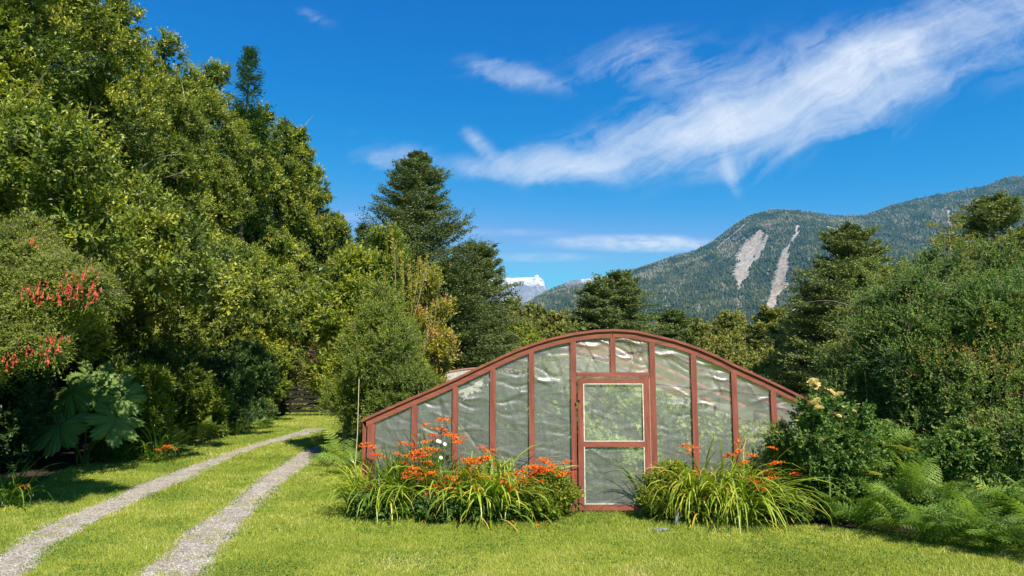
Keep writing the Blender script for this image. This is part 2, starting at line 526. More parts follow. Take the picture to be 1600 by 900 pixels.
# wheel tracks: (left px, right px, py) read on the ground plane
def track_line(rows):
    L = np.array([gnd(a, y)[:2] for a, b, y in rows]); R = np.array([gnd(b, y)[:2] for a, b, y in rows])
    return L, R


TR1 = [(-175, -85, 960), (-52, 38, 899), (0, 71, 865), (56, 124, 827), (150, 196, 790), (232, 285, 752), (337, 362, 715), (389, 411, 696), (446, 478, 680), (470, 503, 673), (482, 515, 669)]
TR2 = [(150, 268, 960), (214, 316, 899), (262, 337, 865), (296, 371, 827), (360, 402, 790), (401, 443, 752), (457, 493, 715), (478, 507, 704), (500, 529, 695)]


def resample(L, R, step=.12):
    c = (L + R) / 2; w = np.linalg.norm(R - L, axis=1)
    s = np.concatenate([[0], np.cumsum(np.linalg.norm(np.diff(c, axis=0), axis=1))])
    q = np.arange(0, s[-1], step)
    C = np.stack([np.interp(q, s, c[:, 0]), np.interp(q, s, c[:, 1])], 1)
    k = np.ones(9) / 9
    for i in range(2):
        Cp = np.pad(C[:, i], 4, mode='reflect', reflect_type='odd'); C[:, i] = np.convolve(Cp, k, 'valid')
    w = np.interp(q, s, w)
    T = unit(np.gradient(C, axis=0)); Nn = np.stack([T[:, 1], -T[:, 0]], 1)
    # perpendicular width from the horizontal cut
    hw = w * np.abs(T[:, 1]) / 2
    hw = np.clip(hw, .18, .36)
    return C, Nn, hw, q


TRACKS = []
for rows, side in ((TR1, 0), (TR2, 1)):
    C_, N_, hw, q = resample(*track_line(rows))
    TRACKS.append((C_, N_, hw))
    m_ = MB()
    jl = (fbm(q * 2.2, q * 0 + 3 + side * 9, 4) - .5) * .28; jr = (fbm(q * 2.2, q * 0 + 8 + side * 9, 4) - .5) * .28
    A = C_ - N_ * (hw + jl)[:, None]; B = C_ + N_ * (hw + jr)[:, None]
    n = len(C_)
    V = np.zeros((n, 2, 3)); V[:, 0, :2] = A; V[:, 1, :2] = B; V[:, :, 2] = .004
    Fc = np.array([[2 * i, 2 * i + 1, 2 * i + 3, 2 * i + 2] for i in range(n - 1)])
    m_.add(V, Fc)
    tag(m_.build('gravel_path', M['gravel']), ['gravel wheel track nearer the tall trees', 'gravel wheel track nearer the greenhouse'][side], kind='structure')
    # loose stones on the track
    k = 14000
    i = np.minimum((rng.random(k) ** 1.7 * n).astype(int), n - 1)
    off = rng.uniform(-1.12, 1.12, k) * hw[i]
    P = np.zeros((k, 3)); P[:, :2] = C_[i] + N_[i] * off[:, None] + rng.uniform(-.06, .06, (k, 2)); P[:, 2] = .004
    r = rng.uniform(.004, .011, k) * (1 + (rng.random(k) > .97) * .8)
    dirs = np.array([[1, 0, 0], [0, 1, 0], [-1, 0, 0], [0, -1, 0]], float)
    ang = rng.uniform(0, PI, k); ca, sa = np.cos(ang), np.sin(ang)
    st = MB()
    V = np.zeros((k, 5, 3))
    for j in range(4):
        d = dirs[j]; sx = rng.uniform(.7, 1.3, k)
        V[:, j, 0] = P[:, 0] + (d[0] * ca - d[1] * sa) * r * sx
        V[:, j, 1] = P[:, 1] + (d[0] * sa + d[1] * ca) * r * sx
        V[:, j, 2] = P[:, 2] - .002
    V[:, 4] = P + np.stack([rng.uniform(-.3, .3, k) * r, rng.uniform(-.3, .3, k) * r, r * .8], 1)
    Fc = (np.array([[0, 1, 4], [1, 2, 4], [2, 3, 4], [3, 0, 4]])[None] + (np.arange(k) * 5)[:, None, None]).reshape(-1, 3)
    st.add(V.reshape(-1, 3), Fc)
    tag(st.build('gravel', M['gravel']), 'loose grey stones scattered on the wheel track', 'gravel', kind='stuff')


def track_dist(X, Y):
    """signed distance outside the nearest track edge"""
    best = np.full(len(X), 9.)
    for C_, N_, hw in TRACKS:
        for a in range(0, len(C_), 2):
            near = np.abs(Y - C_[a, 1]) < 1.2
            d = np.hypot(X[near] - C_[a, 0], Y[near] - C_[a, 1]) - hw[a]
            best[near] = np.minimum(best[near], d)
    return best


GY = 9.96
def gx(px): return at(px, 700, GY)[0]

# bed soils
def soil_patch(name, pts, label):
    pts = np.array(pts, float); n = len(pts)
    c = pts.mean(0)
    # densify outline with wobble
    P = []
    for i in range(n):
        a, b = pts[i], pts[(i + 1) % n]
        for t in np.linspace(0, 1, 12, endpoint=False):
            P.append(a * (1 - t) + b * t + rng.normal(0, .03, 2))
    P = np.array(P); k = len(P)
    m_ = MB()
    V = np.zeros((k + 1, 3)); V[:k, :2] = P; V[:k, 2] = .004; V[k] = (*c, .03)
    m_.add(V, [[i, (i + 1) % k, k] for i in range(k)])
    return tag(m_.build(name, M['soil']), label, kind='structure'), P


_, BED1 = soil_patch('bed_soil_ground', [gnd(560, 800)[:2], gnd(890, 806)[:2], (gx(893), GY - .1), (gx(572), GY - .1)], 'dark soil of the flower bed before the greenhouse')
_, BED2 = soil_patch('bed_soil_ground', [gnd(1015, 815)[:2], gnd(1215, 816)[:2], gnd(1330, 828)[:2], gnd(1620, 850)[:2], (11, 8.9), (11, 14), (5.2, 14), (5.1, GY), (gx(1020), GY - .1)], 'dark soil under the ferns and hedge')
_, BED3 = soil_patch('woodland_soil_ground', [(-7.2, 9.6), (-8.3, 11.6), (-9.1, 14.5), (-8.8, 18), (-9.3, 25), (-9.9, 30), (-20, 44), (-20, 8)], 'leaf litter under the tall trees')


def in_poly(X, Y, P):
    r = np.zeros(len(X), bool); n = len(P)
    for i in range(n):
        x1, y1 = P[i]; x2, y2 = P[(i + 1) % n]
        c = ((y1 > Y) != (y2 > Y)) & (X < (x2 - x1) * (Y - y1) / (y2 - y1 + 1e-12) + x1)
        r ^= c
    return r


# grass
def make_grass():
    K = 620000
    y0, y1 = 6.2, 34.0
    Y = y0 * (y1 / y0) ** rng.random(K)
    X = rng.uniform(-.86, .86, K) * (Y + .6)
    keep = (X < 6.5)
    for B in (BED1, BED2, BED3):
        keep &= ~in_poly(X, Y, B)
    keep &= ~((X > gx(575)) & (X < 5.0) & (Y > GY - .02) & (Y < 22))
    X, Y = X[keep], Y[keep]
    d = track_dist(X, Y) + (fbm(X * 5, Y * 5, 4) - .5) * .22
    pr = np.clip((d + .03) / .09, 0, 1)
    tuft = fbm(X * 3.3 + 40, Y * 3.3, 3) > .64
    keep = (rng.random(len(X)) < pr) | ((d < .05) & tuft & (rng.random(len(X)) < .6))
    X, Y = X[keep], Y[keep]; n = len(X)
    d = track_dist(X, Y)
    big = fbm(X * .7, Y * .7, 4); mid = fbm(X * 4 + 9, Y * 4, 4)
    lod = (Y / 7.) ** .8
    h = rng.uniform(.015, .036, n) * (0.65 + .8 * mid) * np.where(rng.random(n) > .985, 1.8, 1)
    nearbed = np.zeros(n)
    h = h * np.where((Y > GY - 1.2) & (X > -2.6) & (X < 5), 1.25, 1.0)
    w = rng.uniform(.004, .008, n) * lod * 1.25
    h = h * (1 + (lod - 1) * .35)
    a = rng.uniform(0, 2 * PI, n)
    lean = rng.uniform(.1, .9, n) * h
    b = rng.uniform(0, 2 * PI, n)
    S = np.stack([np.cos(a), np.sin(a), a * 0], 1) * w[:, None] * .5
    P = np.stack([X, Y, X * 0 + .001], 1)
    T = P + np.stack([np.cos(b) * lean, np.sin(b) * lean, h], 1)
    tint = np.clip(.22 + 1.5 * (big - .42) + .6 * (mid - .5) + rng.normal(0, .12, n) + (rng.random(n) > .96) * .3, 0, 1)
    tint = np.clip(tint + np.clip(.15 - d, 0, .15) * 1.2, 0, 1)
    m_ = MB(); m_.tris(np.stack([P - S, P + S, T], 1), tint)
    tag(m_.build('grass', M['grass']), 'short mown lawn grass blades', 'grass', kind='stuff')



make_grass()


def make_weeds():
    K = 160000
    y0, y1 = 6.3, 24.0
    Y = y0 * (y1 / y0) ** rng.random(K); X = rng.uniform(-.82, .82, K) * (Y + .6)
    keep = (X < 6.5) & (fbm(X * 1.7 + 70, Y * 1.7, 4) + .25 * (fbm(X * 9, Y * 9 + 5, 3) - .5) > .555)
    for B in (BED1, BED2, BED3):
        keep &= ~in_poly(X, Y, B)
    keep &= ~((X > gx(575)) & (X < 5.0) & (Y > GY - .02) & (Y < 22))
    X, Y = X[keep], Y[keep]; keep = track_dist(X, Y) > -.06; X, Y = X[keep], Y[keep]; n = len(X)
    P = np.stack([X, Y, rng.uniform(.012, .036, n)], 1)
    m_ = MB(); sz = rng.uniform(.010, .020, n) * (Y / 7) ** .6
    m_.leaves(P, rand_unit(n) * np.array([1, 1, .25]), sz * 1.3, sz, np.clip(rng.normal(.35, .15, n), 0, 1), up=2.2)
    tag(m_.build('clover', leaf_mat('clover_leaf', [(0, (.06, .13, .02)), (.5, (.13, .24, .04)), (1, (.26, .34, .08))], .6, .3, .15)), 'clover and small weeds in darker patches of the lawn', 'clover', kind='stuff')
    k = 1500
    Y = y0 * (18. / y0) ** rng.random(k); X = rng.uniform(-.8, .5, k) * (Y + .6)
    m_ = MB(); m_.leaves(np.stack([X, Y, rng.uniform(.01, .03, k)], 1), rand_unit(k) * np.array([1, 1, .2]), .035, .014, rng.random(k), up=2.)
    tag(m_.build('fallen_leaves', leaf_mat('dry_leaf', [(0, (.16, .10, .05)), (1, (.42, .32, .14))], .7, .1, .1)), 'small dry leaves scattered over the lawn', 'leaves', kind='stuff')


make_weeds()

# ------------------------------------------------------------------ mountains
def rock_mat():
    m, t = new_mat('mountain_slope')
    tc = t.node('ShaderNodeTexCoord')
    sc = t.node('ShaderNodeAttribute', attribute_name='scar')
    n1 = t.node('ShaderNodeTexNoise', {'Vector': (tc, 'Object'), 'Scale': .012, 'Detail': 8.0, 'Roughness': .7})
    n2 = t.node('ShaderNodeTexNoise', {'Vector': (tc, 'Object'), 'Scale': .07, 'Detail': 6.0, 'Roughness': .75})
    n3 = t.node('ShaderNodeTexNoise', {'Vector': (tc, 'Object'), 'Scale': .0025, 'Detail': 5.0, 'Roughness': .6})
    forest = t.ramp((n1, 0), [(.3, (.014, .028, .012)), (.55, (.030, .046, .018)), (.75, (.052, .066, .028))])
    rock = t.ramp((n2, 0), [(.3, (.10, .09, .07)), (.5, (.29, .265, .23)), (.72, (.52, .485, .43))])
    pinkish = t.ramp((n3, 0), [(.35, (1, .98, .95)), (.65, (1.0, .85, .74))])
    rock = t.mix(1.0, rock, pinkish, 'MULTIPLY')
    k = t.math('ADD', (sc, 'Fac'), t.math('MULTIPLY_ADD', (n2, 0), 1.9, -.95))
    kk = t.node('ShaderNodeMapRange', {0: k, 1: .42, 2: .58})
    cc = t.mix(kk, forest, (rock, 2))
    p = t.node('ShaderNodeBsdfPrincipled', {'Base Color': (cc, 2), 'Roughness': .95, 'Specular IOR Level': .05})
    t.node('ShaderNodeOutputMaterial', {'Surface': p})
    return m


M['slope'] = rock_mat()
M['far_tree'] = leaf_mat('hillside_canopy', [(0, (.024, .034, .014)), (.5, (.058, .066, .022)), (.8, (.10, .098, .036)), (1, (.19, .165, .12))], .8, .0, .05)

R1 = [(600, 540), (760, 500), (800, 485), (824, 473), (852, 456), (874, 447), (927, 443), (959, 435), (990, 421), (1040, 404), (1084, 392), (1112, 378), (1140, 356), (1160, 343), (1177, 334), (1209, 327), (1240, 328), (1296, 337), (1347, 337), (1393, 320), (1463, 304), (1541, 290), (1568, 278), (1588, 275), (1605, 277), (1640, 288), (1700, 300), (1800, 310), (2000, 340), (2300, 380)]
SCARS = [  # polyline (px, py, half width px)
    [(1187, 365, 7), (1180, 380, 13), (1170, 395, 17), (1164, 410, 17), (1158, 425, 13), (1156, 440, 8), (1154, 458, 3), (1156, 500, 2)],
    [(1199, 368, 4), (1188, 392, 7), (1180, 405, 6)],
    [(1248, 350, 5), (1245, 365, 6), (1236, 380, 4), (1228, 397, 8), (1224, 413, 10), (1221, 432, 11), (1217, 444, 13), (1209, 462, 7), (1204, 480, 8), (1200, 500, 8)],
    [(1229, 440, 5), (1232, 458, 4)],
    [(1482, 330, 4), (1484, 345, 4), (1490, 368, 3)], [(1571, 345, 3), (1586, 362, 3.5)],
    [(1238, 474, 6), (1250, 490, 9), (1262, 500, 8), (1240, 520, 10), (1228, 534, 5)],
    [(1258, 357, 3), (1277, 357, 4), (1280, 362, 3)], [(1318, 366, 4), (1332, 372, 7)], [(1290, 354, 3), (1310, 360, 3)],
    [(1165, 349, 1.2), (1146, 366, 1.2), (1130, 378, 1.4), (1120, 388, 1)], [(1168, 375, 1.5), (1157, 398, 2)],
    [(1545, 368, 4), (1550, 385, 4)], [(1040, 465, 2.5), (1041, 470, 3)], [(1155, 480, 2), (1154, 496, 3)], [(870, 489, 1.5), (873, 492, 2)],
    [(1400, 345, 2), (1404, 352, 3)]]


def scar_mask(PX, PY):
    best = np.zeros(PX.shape)
    for ln in SCARS:
        for (x1, y1, w1), (x2, y2, w2) in zip(ln[:-1], ln[1:]):
            dx, dy = x2 - x1, y2 - y1; L2 = dx * dx + dy * dy
            s = np.clip(((PX - x1) * dx + (PY - y1) * dy) / L2, 0, 1)
            d = np.hypot(PX - x1 - s * dx, PY - y1 - s * dy)
            w = w1 + (w2 - w1) * s
            best = np.maximum(best, np.clip(1.18 - .76 * d / w, 0, 1) * np.clip(w / 8., .66, 1))
    return best


def project(X, Y, Z):
    zc = Z - 2.0
    dep = Y * math.cos(PITCH) + zc * math.sin(PITCH)
    v = (zc * math.cos(PITCH) - Y * math.sin(PITCH)) / dep
    return 800 + F * X / dep, 450 - F * v


def mountain(name, ridge, D1, D0, x0, x1, nx, ny, mat, label, rough=30., scars=False, back=600.):
    """terrain whose crest follows the skyline at depth D1 and falls towards D0"""
    rp = np.array([at(px, py, D1) for px, py in ridge])
    X = np.linspace(x0, x1, nx)
    Zr = np.interp(X, rp[:, 0], rp[:, 2])
    tt = np.concatenate([np.linspace(0, 1, ny), 1 + np.linspace(.03, 1, 8)])
    XX, TT = np.meshgrid(X, tt)
    ZR = np.broadcast_to(Zr, XX.shape)
    YY = np.where(TT <= 1, D0 + (D1 - D0) * TT, D1 + back * (TT - 1))
    # gullies run down the slope and meander
    gx_ = XX / 260. + (fbm(XX / 700., YY / 500., 3) - .5) * 2.2
    gul = np.abs(fbm(gx_, YY / 900., 4) - .5) * 2
    env = np.clip((1 - TT) * 3.0, 0, 1) * np.clip(TT * 4, 0, 1)
    base = np.where(TT <= 1, ZR * (TT ** 1.12), ZR * (1 - .6 * (TT - 1)))
    fine = (fbm(XX / 45., YY / 45., 4) - .5)
    ZZ = base + env * (gul - .35) * rough * 3.2 + fine * rough * .35 * np.clip(env + .3, 0, 1)
    ridge_n = (vnoise(XX / 22., YY / 22.) - .5) * rough * .12
    ZZ = ZZ + ridge_n - .0
    ZZ[0] = -5
    PX, PY = project(XX, YY, ZZ)
    nyy = len(tt)
    V = np.stack([XX, YY, ZZ], -1).reshape(-1, 3)
    idx = np.arange(nyy * nx).reshape(nyy, nx)
    Fc = np.stack([idx[:-1, :-1], idx[:-1, 1:], idx[1:, 1:], idx[1:, :-1]], -1).reshape(-1, 4)
    m_ = MB(); m_.add(V, Fc)
    o = m_.build(name, mat, smooth=True)
    sc = scar_mask(PX, PY) if scars else np.zeros(PX.shape)
    a_ = o.data.attributes.new('scar', 'FLOAT', 'POINT')
    a_.data.foreach_set('value', sc.astype(np.float32).ravel())
    a_ = o.data.attributes.new('high', 'FLOAT', 'POINT')
    a_.data.foreach_set('value', (ZZ / ZR.max()).astype(np.float32).ravel())
    tag(o, label, kind='structure')
    return XX, YY, ZZ, sc, PX, PY


D1, D0 = 3600., 1300.
XX, YY, ZZ, SC, PXX, PYY = mountain('mountain', R1, D1, D0, -900, 4200, 640, 230, M['slope'], 'forested mountain with pale landslide scars', 26., True)


def hillside_forest():
    nx = XX.shape[1]; ny = 230
    K = 120000
    i = rng.integers(0, nx - 1, K); j = (rng.random(K) ** .8 * (ny - 1)).astype(int)
    fx, fy = rng.random(K), rng.random(K)
    def lerp(A): return (A[j, i] * (1 - fx) + A[j, i + 1] * fx) * (1 - fy) + (A[j + 1, i] * (1 - fx) + A[j + 1, i + 1] * fx) * fy
    X, Y, Z, S, PX, PY = (lerp(A) for A in (XX, YY, ZZ, SC, PXX, PYY))
    T = (Y - D0) / (D1 - D0)
    n = fbm(X / 60., Y / 60., 4)
    keep = (PX > 770) & (PX < 1720) & (PY < 600) & (S + (n - .5) * 1.2 < .45)
    dens = np.where(T > .93, .55, 1.0)
    keep &= rng.random(K) < dens
    X, Y, Z, T, n = X[keep], Y[keep], Z[keep], T[keep], n[keep]
    k = len(X)
    h = rng.uniform(9, 19, k) * np.where(T > .9, .6, 1); r = h * rng.uniform(.26, .42, k)
    m_ = MB()
    a = np.arange(5) * 2 * PI / 5
    V = np.zeros((k, 11, 3))
    rot = rng.uniform(0, 6, k)
    for q in range(5):
        V[:, q, 0] = X + np.cos(a[q] + rot) * r * rng.uniform(.7, 1.2, k); V[:, q, 1] = Y + np.sin(a[q] + rot) * r; V[:, q, 2] = Z + h * .25
        V[:, 5 + q, 0] = X + np.cos(a[q] + rot + .5) * r * .62; V[:, 5 + q, 1] = Y + np.sin(a[q] + rot + .5) * r * .62; V[:, 5 + q, 2] = Z + h * rng.uniform(.6, .8, k)
    V[:, 10] = np.stack([X, Y, Z + h], 1)
    F3 = [[5 + q, 5 + (q + 1) % 5, 10] for q in range(5)]
    F4 = [[q, (q + 1) % 5, 5 + (q + 1) % 5, 5 + q] for q in range(5)]
    off = (np.arange(k) * 11)[:, None, None]
    tint = np.clip(.45 + (n - .5) * 1.2 + rng.normal(0, .2, k) + np.clip((T - .78) * 2.6, 0, .6) * (n > .42), 0, 1)
    m_.add(V.reshape(-1, 3), (np.array(F3)[None] + off).reshape(-1, 3), np.repeat(tint, 5))
    m_.F4.append((np.array(F4)[None] + off).reshape(-1, 4).astype(np.int32)); m_.T4.append(np.repeat(tint, 5).astype(np.float32)); m_.M4.append(np.zeros(5 * k, np.int32))
    tag(m_.build('hillside_forest', M['far_tree']), 'dense dark forest covering the mountain slope', 'forest', kind='stuff')


hillside_forest()


def snow_mat(name, snowy):
    m, t = new_mat(name)
    tc = t.node('ShaderNodeTexCoord')
    mp = t.node('ShaderNodeMapping', {'Vector': (tc, 'Object'), 'Scale': (1, .6, 1.2)})
    n1 = t.node('ShaderNodeTexNoise', {'Vector': mp, 'Scale': .006, 'Detail': 9.0, 'Roughness': .7, 'Distortion': .5})
    hi = t.node('ShaderNodeAttribute', attribute_name='high')
    k = t.math('ADD', t.math('MULTIPLY', (n1, 0), 1.6), t.math('MULTIPLY_ADD', (hi, 'Fac'), 2.6, -2.75 + snowy))
    rock = t.ramp((n1, 0), [(.35, (.10, .095, .10)), (.6, (.25, .24, .24))])
    kk = t.node('ShaderNodeMapRange', {0: k, 1: .42, 2: .6})
    cc = t.mix(kk, rock, (.62, .63, .66))
    p = t.node('ShaderNodeBsdfPrincipled', {'Base Color': (cc, 2), 'Roughness': .8, 'Specular IOR Level': .1})
    t.node('ShaderNodeOutputMaterial', {'Surface': p})
    return m


R0 = [(560, 520), (640, 470), (700, 448), (750, 437), (787, 434), (833, 433), (836, 430), (840, 429), (843, 433), (851, 440), (855, 452), (858, 470), (870, 500), (900, 540)]
mountain('snowy_mountain', R0, 9000., 6500., -2500, 900, 260, 90, snow_mat('snow_and_rock', .12), 'distant bluish peak with a flat snow cap', 40., back=500.)
R2 = [(840, 500), (860, 462), (876, 446), (886, 440), (900, 437), (930, 434), (950, 431), (972, 431), (1000, 440), (1100, 470)]
mountain('bare_mountain', R2, 6500., 4800., 100, 2000, 220, 80, snow_mat('bare_rock', -.02), 'distant pale grey bare ridge', 30., back=500.)

# haze: one closed box of even thin air
hz = MB(); hz.box((0, 5200, 669), (22000, 11400, 1340.0))
ho = hz.build('haze', None)
hm, t = new_mat('thin_air')
pv = t.node('ShaderNodeVolumePrincipled', {'Color': (.14, .58, 1.0, 1), 'Density': 5.2e-5, 'Anisotropy': 0.1})
t.node('ShaderNodeOutputMaterial', {'Volume': pv})
ho.data.materials.clear(); ho.data.materials.append(hm)
tag(ho, 'thin bluish air over the whole valley', 'haze', kind='stuff')

# ================================================================== GREENHOUSE
PROF = [(575, 655), (611, 639), (647, 623), (680, 609), (711, 595), (740, 581), (770, 567), (800, 553), (831, 541), (864, 531), (897, 524), (930, 519.5), (960, 518), (990, 520), (1022, 527), (1055, 535), (1087, 546), (1118, 559), (1150, 575), (1181, 589), (1211, 603), (1235, 615), (1258, 626), (1300, 646), (1330, 661)]
PX_ = np.array([at(a, b, GY)[0] for a, b in PROF]); PZ_ = np.array([at(a, b, GY)[2] for a, b in PROF])
def roof(x): return np.interp(x, PX_, PZ_)
GX0, GX1 = PX_[0], PX_[-1]
GLEN = 9.5

greenhouse = thing('greenhouse', 'arched greenhouse of red painted timber under clear plastic film', 'greenhouse', (0, 0, 0))


def poly_beam(xs, zs, y, h, d, name, mat, parent, shift=0.0):
    """a bent beam following the arch: h along the profile's normal, d along Y"""
    P = np.stack([xs, zs], 1); T = unit(np.gradient(P, axis=0)); Nn = np.stack([-T[:, 1], T[:, 0]], 1)
    Nn[Nn[:, 1] < 0] *= -1
    top = P + Nn * (shift); bot = P + Nn * (shift - h)
    n = len(xs)
    V = np.zeros((n, 4, 3))
    for k, (Q, yy) in enumerate(((bot, y - d / 2), (top, y - d / 2), (top, y + d / 2), (bot, y + d / 2))):
        V[:, k, 0] = Q[:, 0]; V[:, k, 2] = Q[:, 1]; V[:, k, 1] = yy
    Fc = [[i * 4 + k, i * 4 + (k + 1) % 4, (i + 1) * 4 + (k + 1) % 4, (i + 1) * 4 + k] for i in range(n - 1) for k in range(4)]
    Fc += [[0, 3, 2, 1], [(n - 1) * 4 + k for k in range(4)]]
    m_ = MB(); m_.add(V.reshape(-1, 3), Fc)
    return m_.build(name, mat, parent)


xs = np.linspace(GX0 - .06, GX1 + .06, 60)
def ext_roof(x):
    z = roof(x)
    z = np.where(x < GX0, PZ_[0] + (x - GX0) * .5, z)
    return np.where(x > GX1, PZ_[-1] - (x - GX1) * .5, z)
# front hoop: two lengths butted at the crown, with a lath on top
xc = gx(960)
for a, b in ((GX0 - .07, xc - .012), (xc + .002, GX1 + .07)):
    q = np.linspace(a, b, 32); z_ = ext_roof(q)
    poly_beam(q, z_, GY, .085, .05, 'arch_beam', M['redwood_h'], greenhouse)
q = np.linspace(GX0 - .08, GX1 + .08, 64)
poly_beam(q, ext_roof(q), GY - .012, .034, .085, 'top_lath', M['redwood_h'], greenhouse, shift=.037)
# inner rafters and purlins seen through the film
for y in np.arange(GY + 1.6, GY + GLEN, 2.4):
    poly_beam(q[2:-2], ext_roof(q[2:-2]), y, .07, .05, 'rafter', M['inner_wood'], greenhouse, shift=-.03)
q2 = q[2:-2]
poly_beam(q2, ext_roof(q2), GY + GLEN, .09, .05, 'rear_arch_beam', M['redwood_h'], greenhouse, shift=-.01)
for x in np.linspace(GX0 + 1.0, GX1 - 1.0, 4):
    m_ = MB(); m_.bar((x, GY + .05, roof(x) - .125), (x, GY + GLEN - .05, roof(x) - .125), .04, .05, (1, 0, 0))
    m_.build('purlin', M['inner_wood'], greenhouse)
# posts
POSTS = [575, 647, 711, 770, 831, 897, 1022, 1087, 1150, 1211, 1271, 1330]
BX = [gx(p) for p in POSTS]
BX[0] = GX0 + .055; BX[-1] = GX1 - .055
for i, x in enumerate(BX):
    w = .105 if i == 0 else .080
    m_ = MB()
    m_.bar((x, GY - .004, -.02), (x, GY - .004, float(roof(x)) - .087), w, .05 + .002 * (i % 3), (0, 1, 0))
    m_.build('post', M['redwood'], greenhouse)
m_ = MB(); m_.bar((GX0 - .045, GY + .02, -.02), (GX0 - .045, GY + .02, PZ_[0] - .04), .05, .09, (0, 1, 0)); m_.build('corner_board', M['redwood'], greenhouse)
m_ = MB(); m_.bar((xc, GY, at(960, 583, GY)[2]), (xc, GY, float(roof(xc)) - .087), .075, .048, (0, 1, 0)); m_.build('post', M['redwood'], greenhouse)
zl = at(960, 583, GY)[2]
m_ = MB(); m_.bar((BX[5] + .045, GY - .003, zl - .02), (BX[6] - .045, GY - .003, zl - .022), .062, .052, (0, 1, 0)); m_.build('lintel', M['redwood_h'], greenhouse)
# low side wall boards and rear posts
for x in (GX0, GX1):
    for y in np.arange(GY + 1.2, GY + GLEN + .1, 1.35):
        m_ = MB(); m_.bar((x, y, 0), (x, y, PZ_[0 if x < 0 else -1] - .06), .08, .05, (0, 1, 0)); m_.build('side_post', M['redwood'], greenhouse)
# corner brace inside the first bay and bottom plate
a = at(642, 632, GY + .05); b = at(601, 730, GY + .05)
m_ = MB(); m_.bar(a, b, .07, .035, (0, 1, 0)); m_.build('corner_brace', M['inner_wood'], greenhouse)
for i in list(range(5)) + list(range(6, 11)):
    m_ = MB(); m_.bar((BX[i] + .05, GY, .06), (BX[i + 1] - .05, GY, .06), .1, .042, (0, 1, 0)); m_.build('bottom_plate', M['redwood_h'], greenhouse)
# twines tied across behind the film
def twine(pts, r=.003, name='twine'):
    P = np.array([at(a, b, GY + .028) for a, b in pts])
    k = 24; s = np.linspace(0, 1, len(P)); t_ = np.linspace(0, 1, k)
    Q = np.stack([np.interp(t_, s, P[:, i]) for i in range(3)], 1)
    m_ = MB(); m_.tubes(Q[None], np.full((1, k), r), 4); m_.build(name, M['wire'], greenhouse)
twine([(580, 655), (647, 660), (711, 665), (770, 672), (831, 676), (896, 680)])
twine([(720, 604), (770, 608), (831, 612), (896, 615)])
twine([(1023, 636), (1087, 646), (1150, 657), (1211, 664), (1258, 668)])
twine([(1023, 675), (1087, 690)], .002)


def wrinkled(x0, x1, z0f, z1f, y, nx, nz, seed, amp=1.0, name='film_pane', parent=None, mat=None, top_folds=1.0):
    r = np.random.default_rng(seed)
    U, Vv = np.meshgrid(np.linspace(0, 1, nx), np.linspace(0, 1, nz))
    X = x0 + (x1 - x0) * U
    zt = z1f(X); Z = z0f + (zt - z0f) * Vv
    H = zt - z0f
    Yd = np.zeros_like(X)
    edge = np.sin(PI * U) ** .5 * np.minimum(1, np.minimum(Vv, 1 - Vv) * 12 + .15)
    wd = x1 - x0
    # taut sag
    Yd += .010 * np.sin(PI * U) * np.sin(PI * Vv)
    # creases pulled from points on the sides (short, near the edges, curved)
    nst = int(H.max() / .11)
    for k in range(nst):
        zc = z0f + H.max() * (k + .5) / nst + r.normal(0, .02)
        vtop = (zc - z0f) / H.max()
        am = amp * (.002 + .012 * top_folds * max(0, vtop - .45) ** 1.0) * r.uniform(.3, 1.6)
        side = 1 if r.random() > .5 else 0
        slope = r.normal(.0, .18) + (.35 if side else -.35) * r.uniform(.1, 1)
        cx = x1 if side else x0
        dist = np.abs(X - cx)
        zz = zc + slope * dist * (1 - .5 * dist / wd) * (1 if side else 1) + .03 * np.sin(dist * 12 + r.uniform(0, 6))
        wdt = r.uniform(.012, .022) + .05 * dist
        Yd += 2.2 * am * np.exp(-((Z - zz) / wdt) ** 2) * np.exp(-(dist / (wd * r.uniform(.45, 1.0))) ** 2) * np.sign(r.normal())
    # long diagonal tension folds from the upper corners
    for k in range(9):
        ang = r.uniform(.9, 1.45) * (1 if r.random() > .5 else -1)
        cx = x0 + wd * r.uniform(-.1, 1.1); cz = z0f + H.max() * r.uniform(.45, 1.0)
        c, s_ = math.cos(ang), math.sin(ang)
        al = (X - cx) * c + (Z - cz) * s_; ac = -(X - cx) * s_ + (Z - cz) * c
        Yd += amp * r.uniform(-.011, .011) * np.exp(-(ac / r.uniform(.012, .035)) ** 2) * np.exp(-(al / r.uniform(.12, .5)) ** 2)
    # broad quilting
    ph = r.uniform(0, 50, 2)
    Yd += amp * .013 * (fbm(X * 3.2 + ph[0], Z * 2.0 + ph[1], 4) - .5)
    Yd += amp * .0008 * (fbm(X * 16 + ph[0], Z * 9 + ph[1], 3) - .5)
    Y = y + Yd * edge
    V = np.stack([X, Y, Z], -1).reshape(-1, 3)
    idx = np.arange(nx * nz).reshape(nz, nx)
    Fc = np.stack([idx[:-1, :-1], idx[:-1, 1:], idx[1:, 1:], idx[1:, :-1]], -1).reshape(-1, 4)
    m_ = MB(); m_.add(V, Fc)
    return m_.build(name, mat or M['film'], parent or greenhouse, smooth=True)


for i in range(11):
    if i == 5:
        continue
    hh = max(roof(BX[i]), roof(BX[i + 1]))
    wrinkled(BX[i] + .03, BX[i + 1] - .03, .02, lambda x: roof(x) - .06, GY + .012, 40, int(40 * hh / .57), 100 + i, 1.0 if i > 0 else .7)
wrinkled(BX[5] + .03, xc - .025, zl - .03, lambda x: roof(x) - .06, GY + .012, 46, 46, 201, 2.6, top_folds=1.6)
wrinkled(xc + .025, BX[6] - .03, zl - .03, lambda x: roof(x) - .06, GY + .012, 46, 46, 202, 2.6, top_folds=1.6)


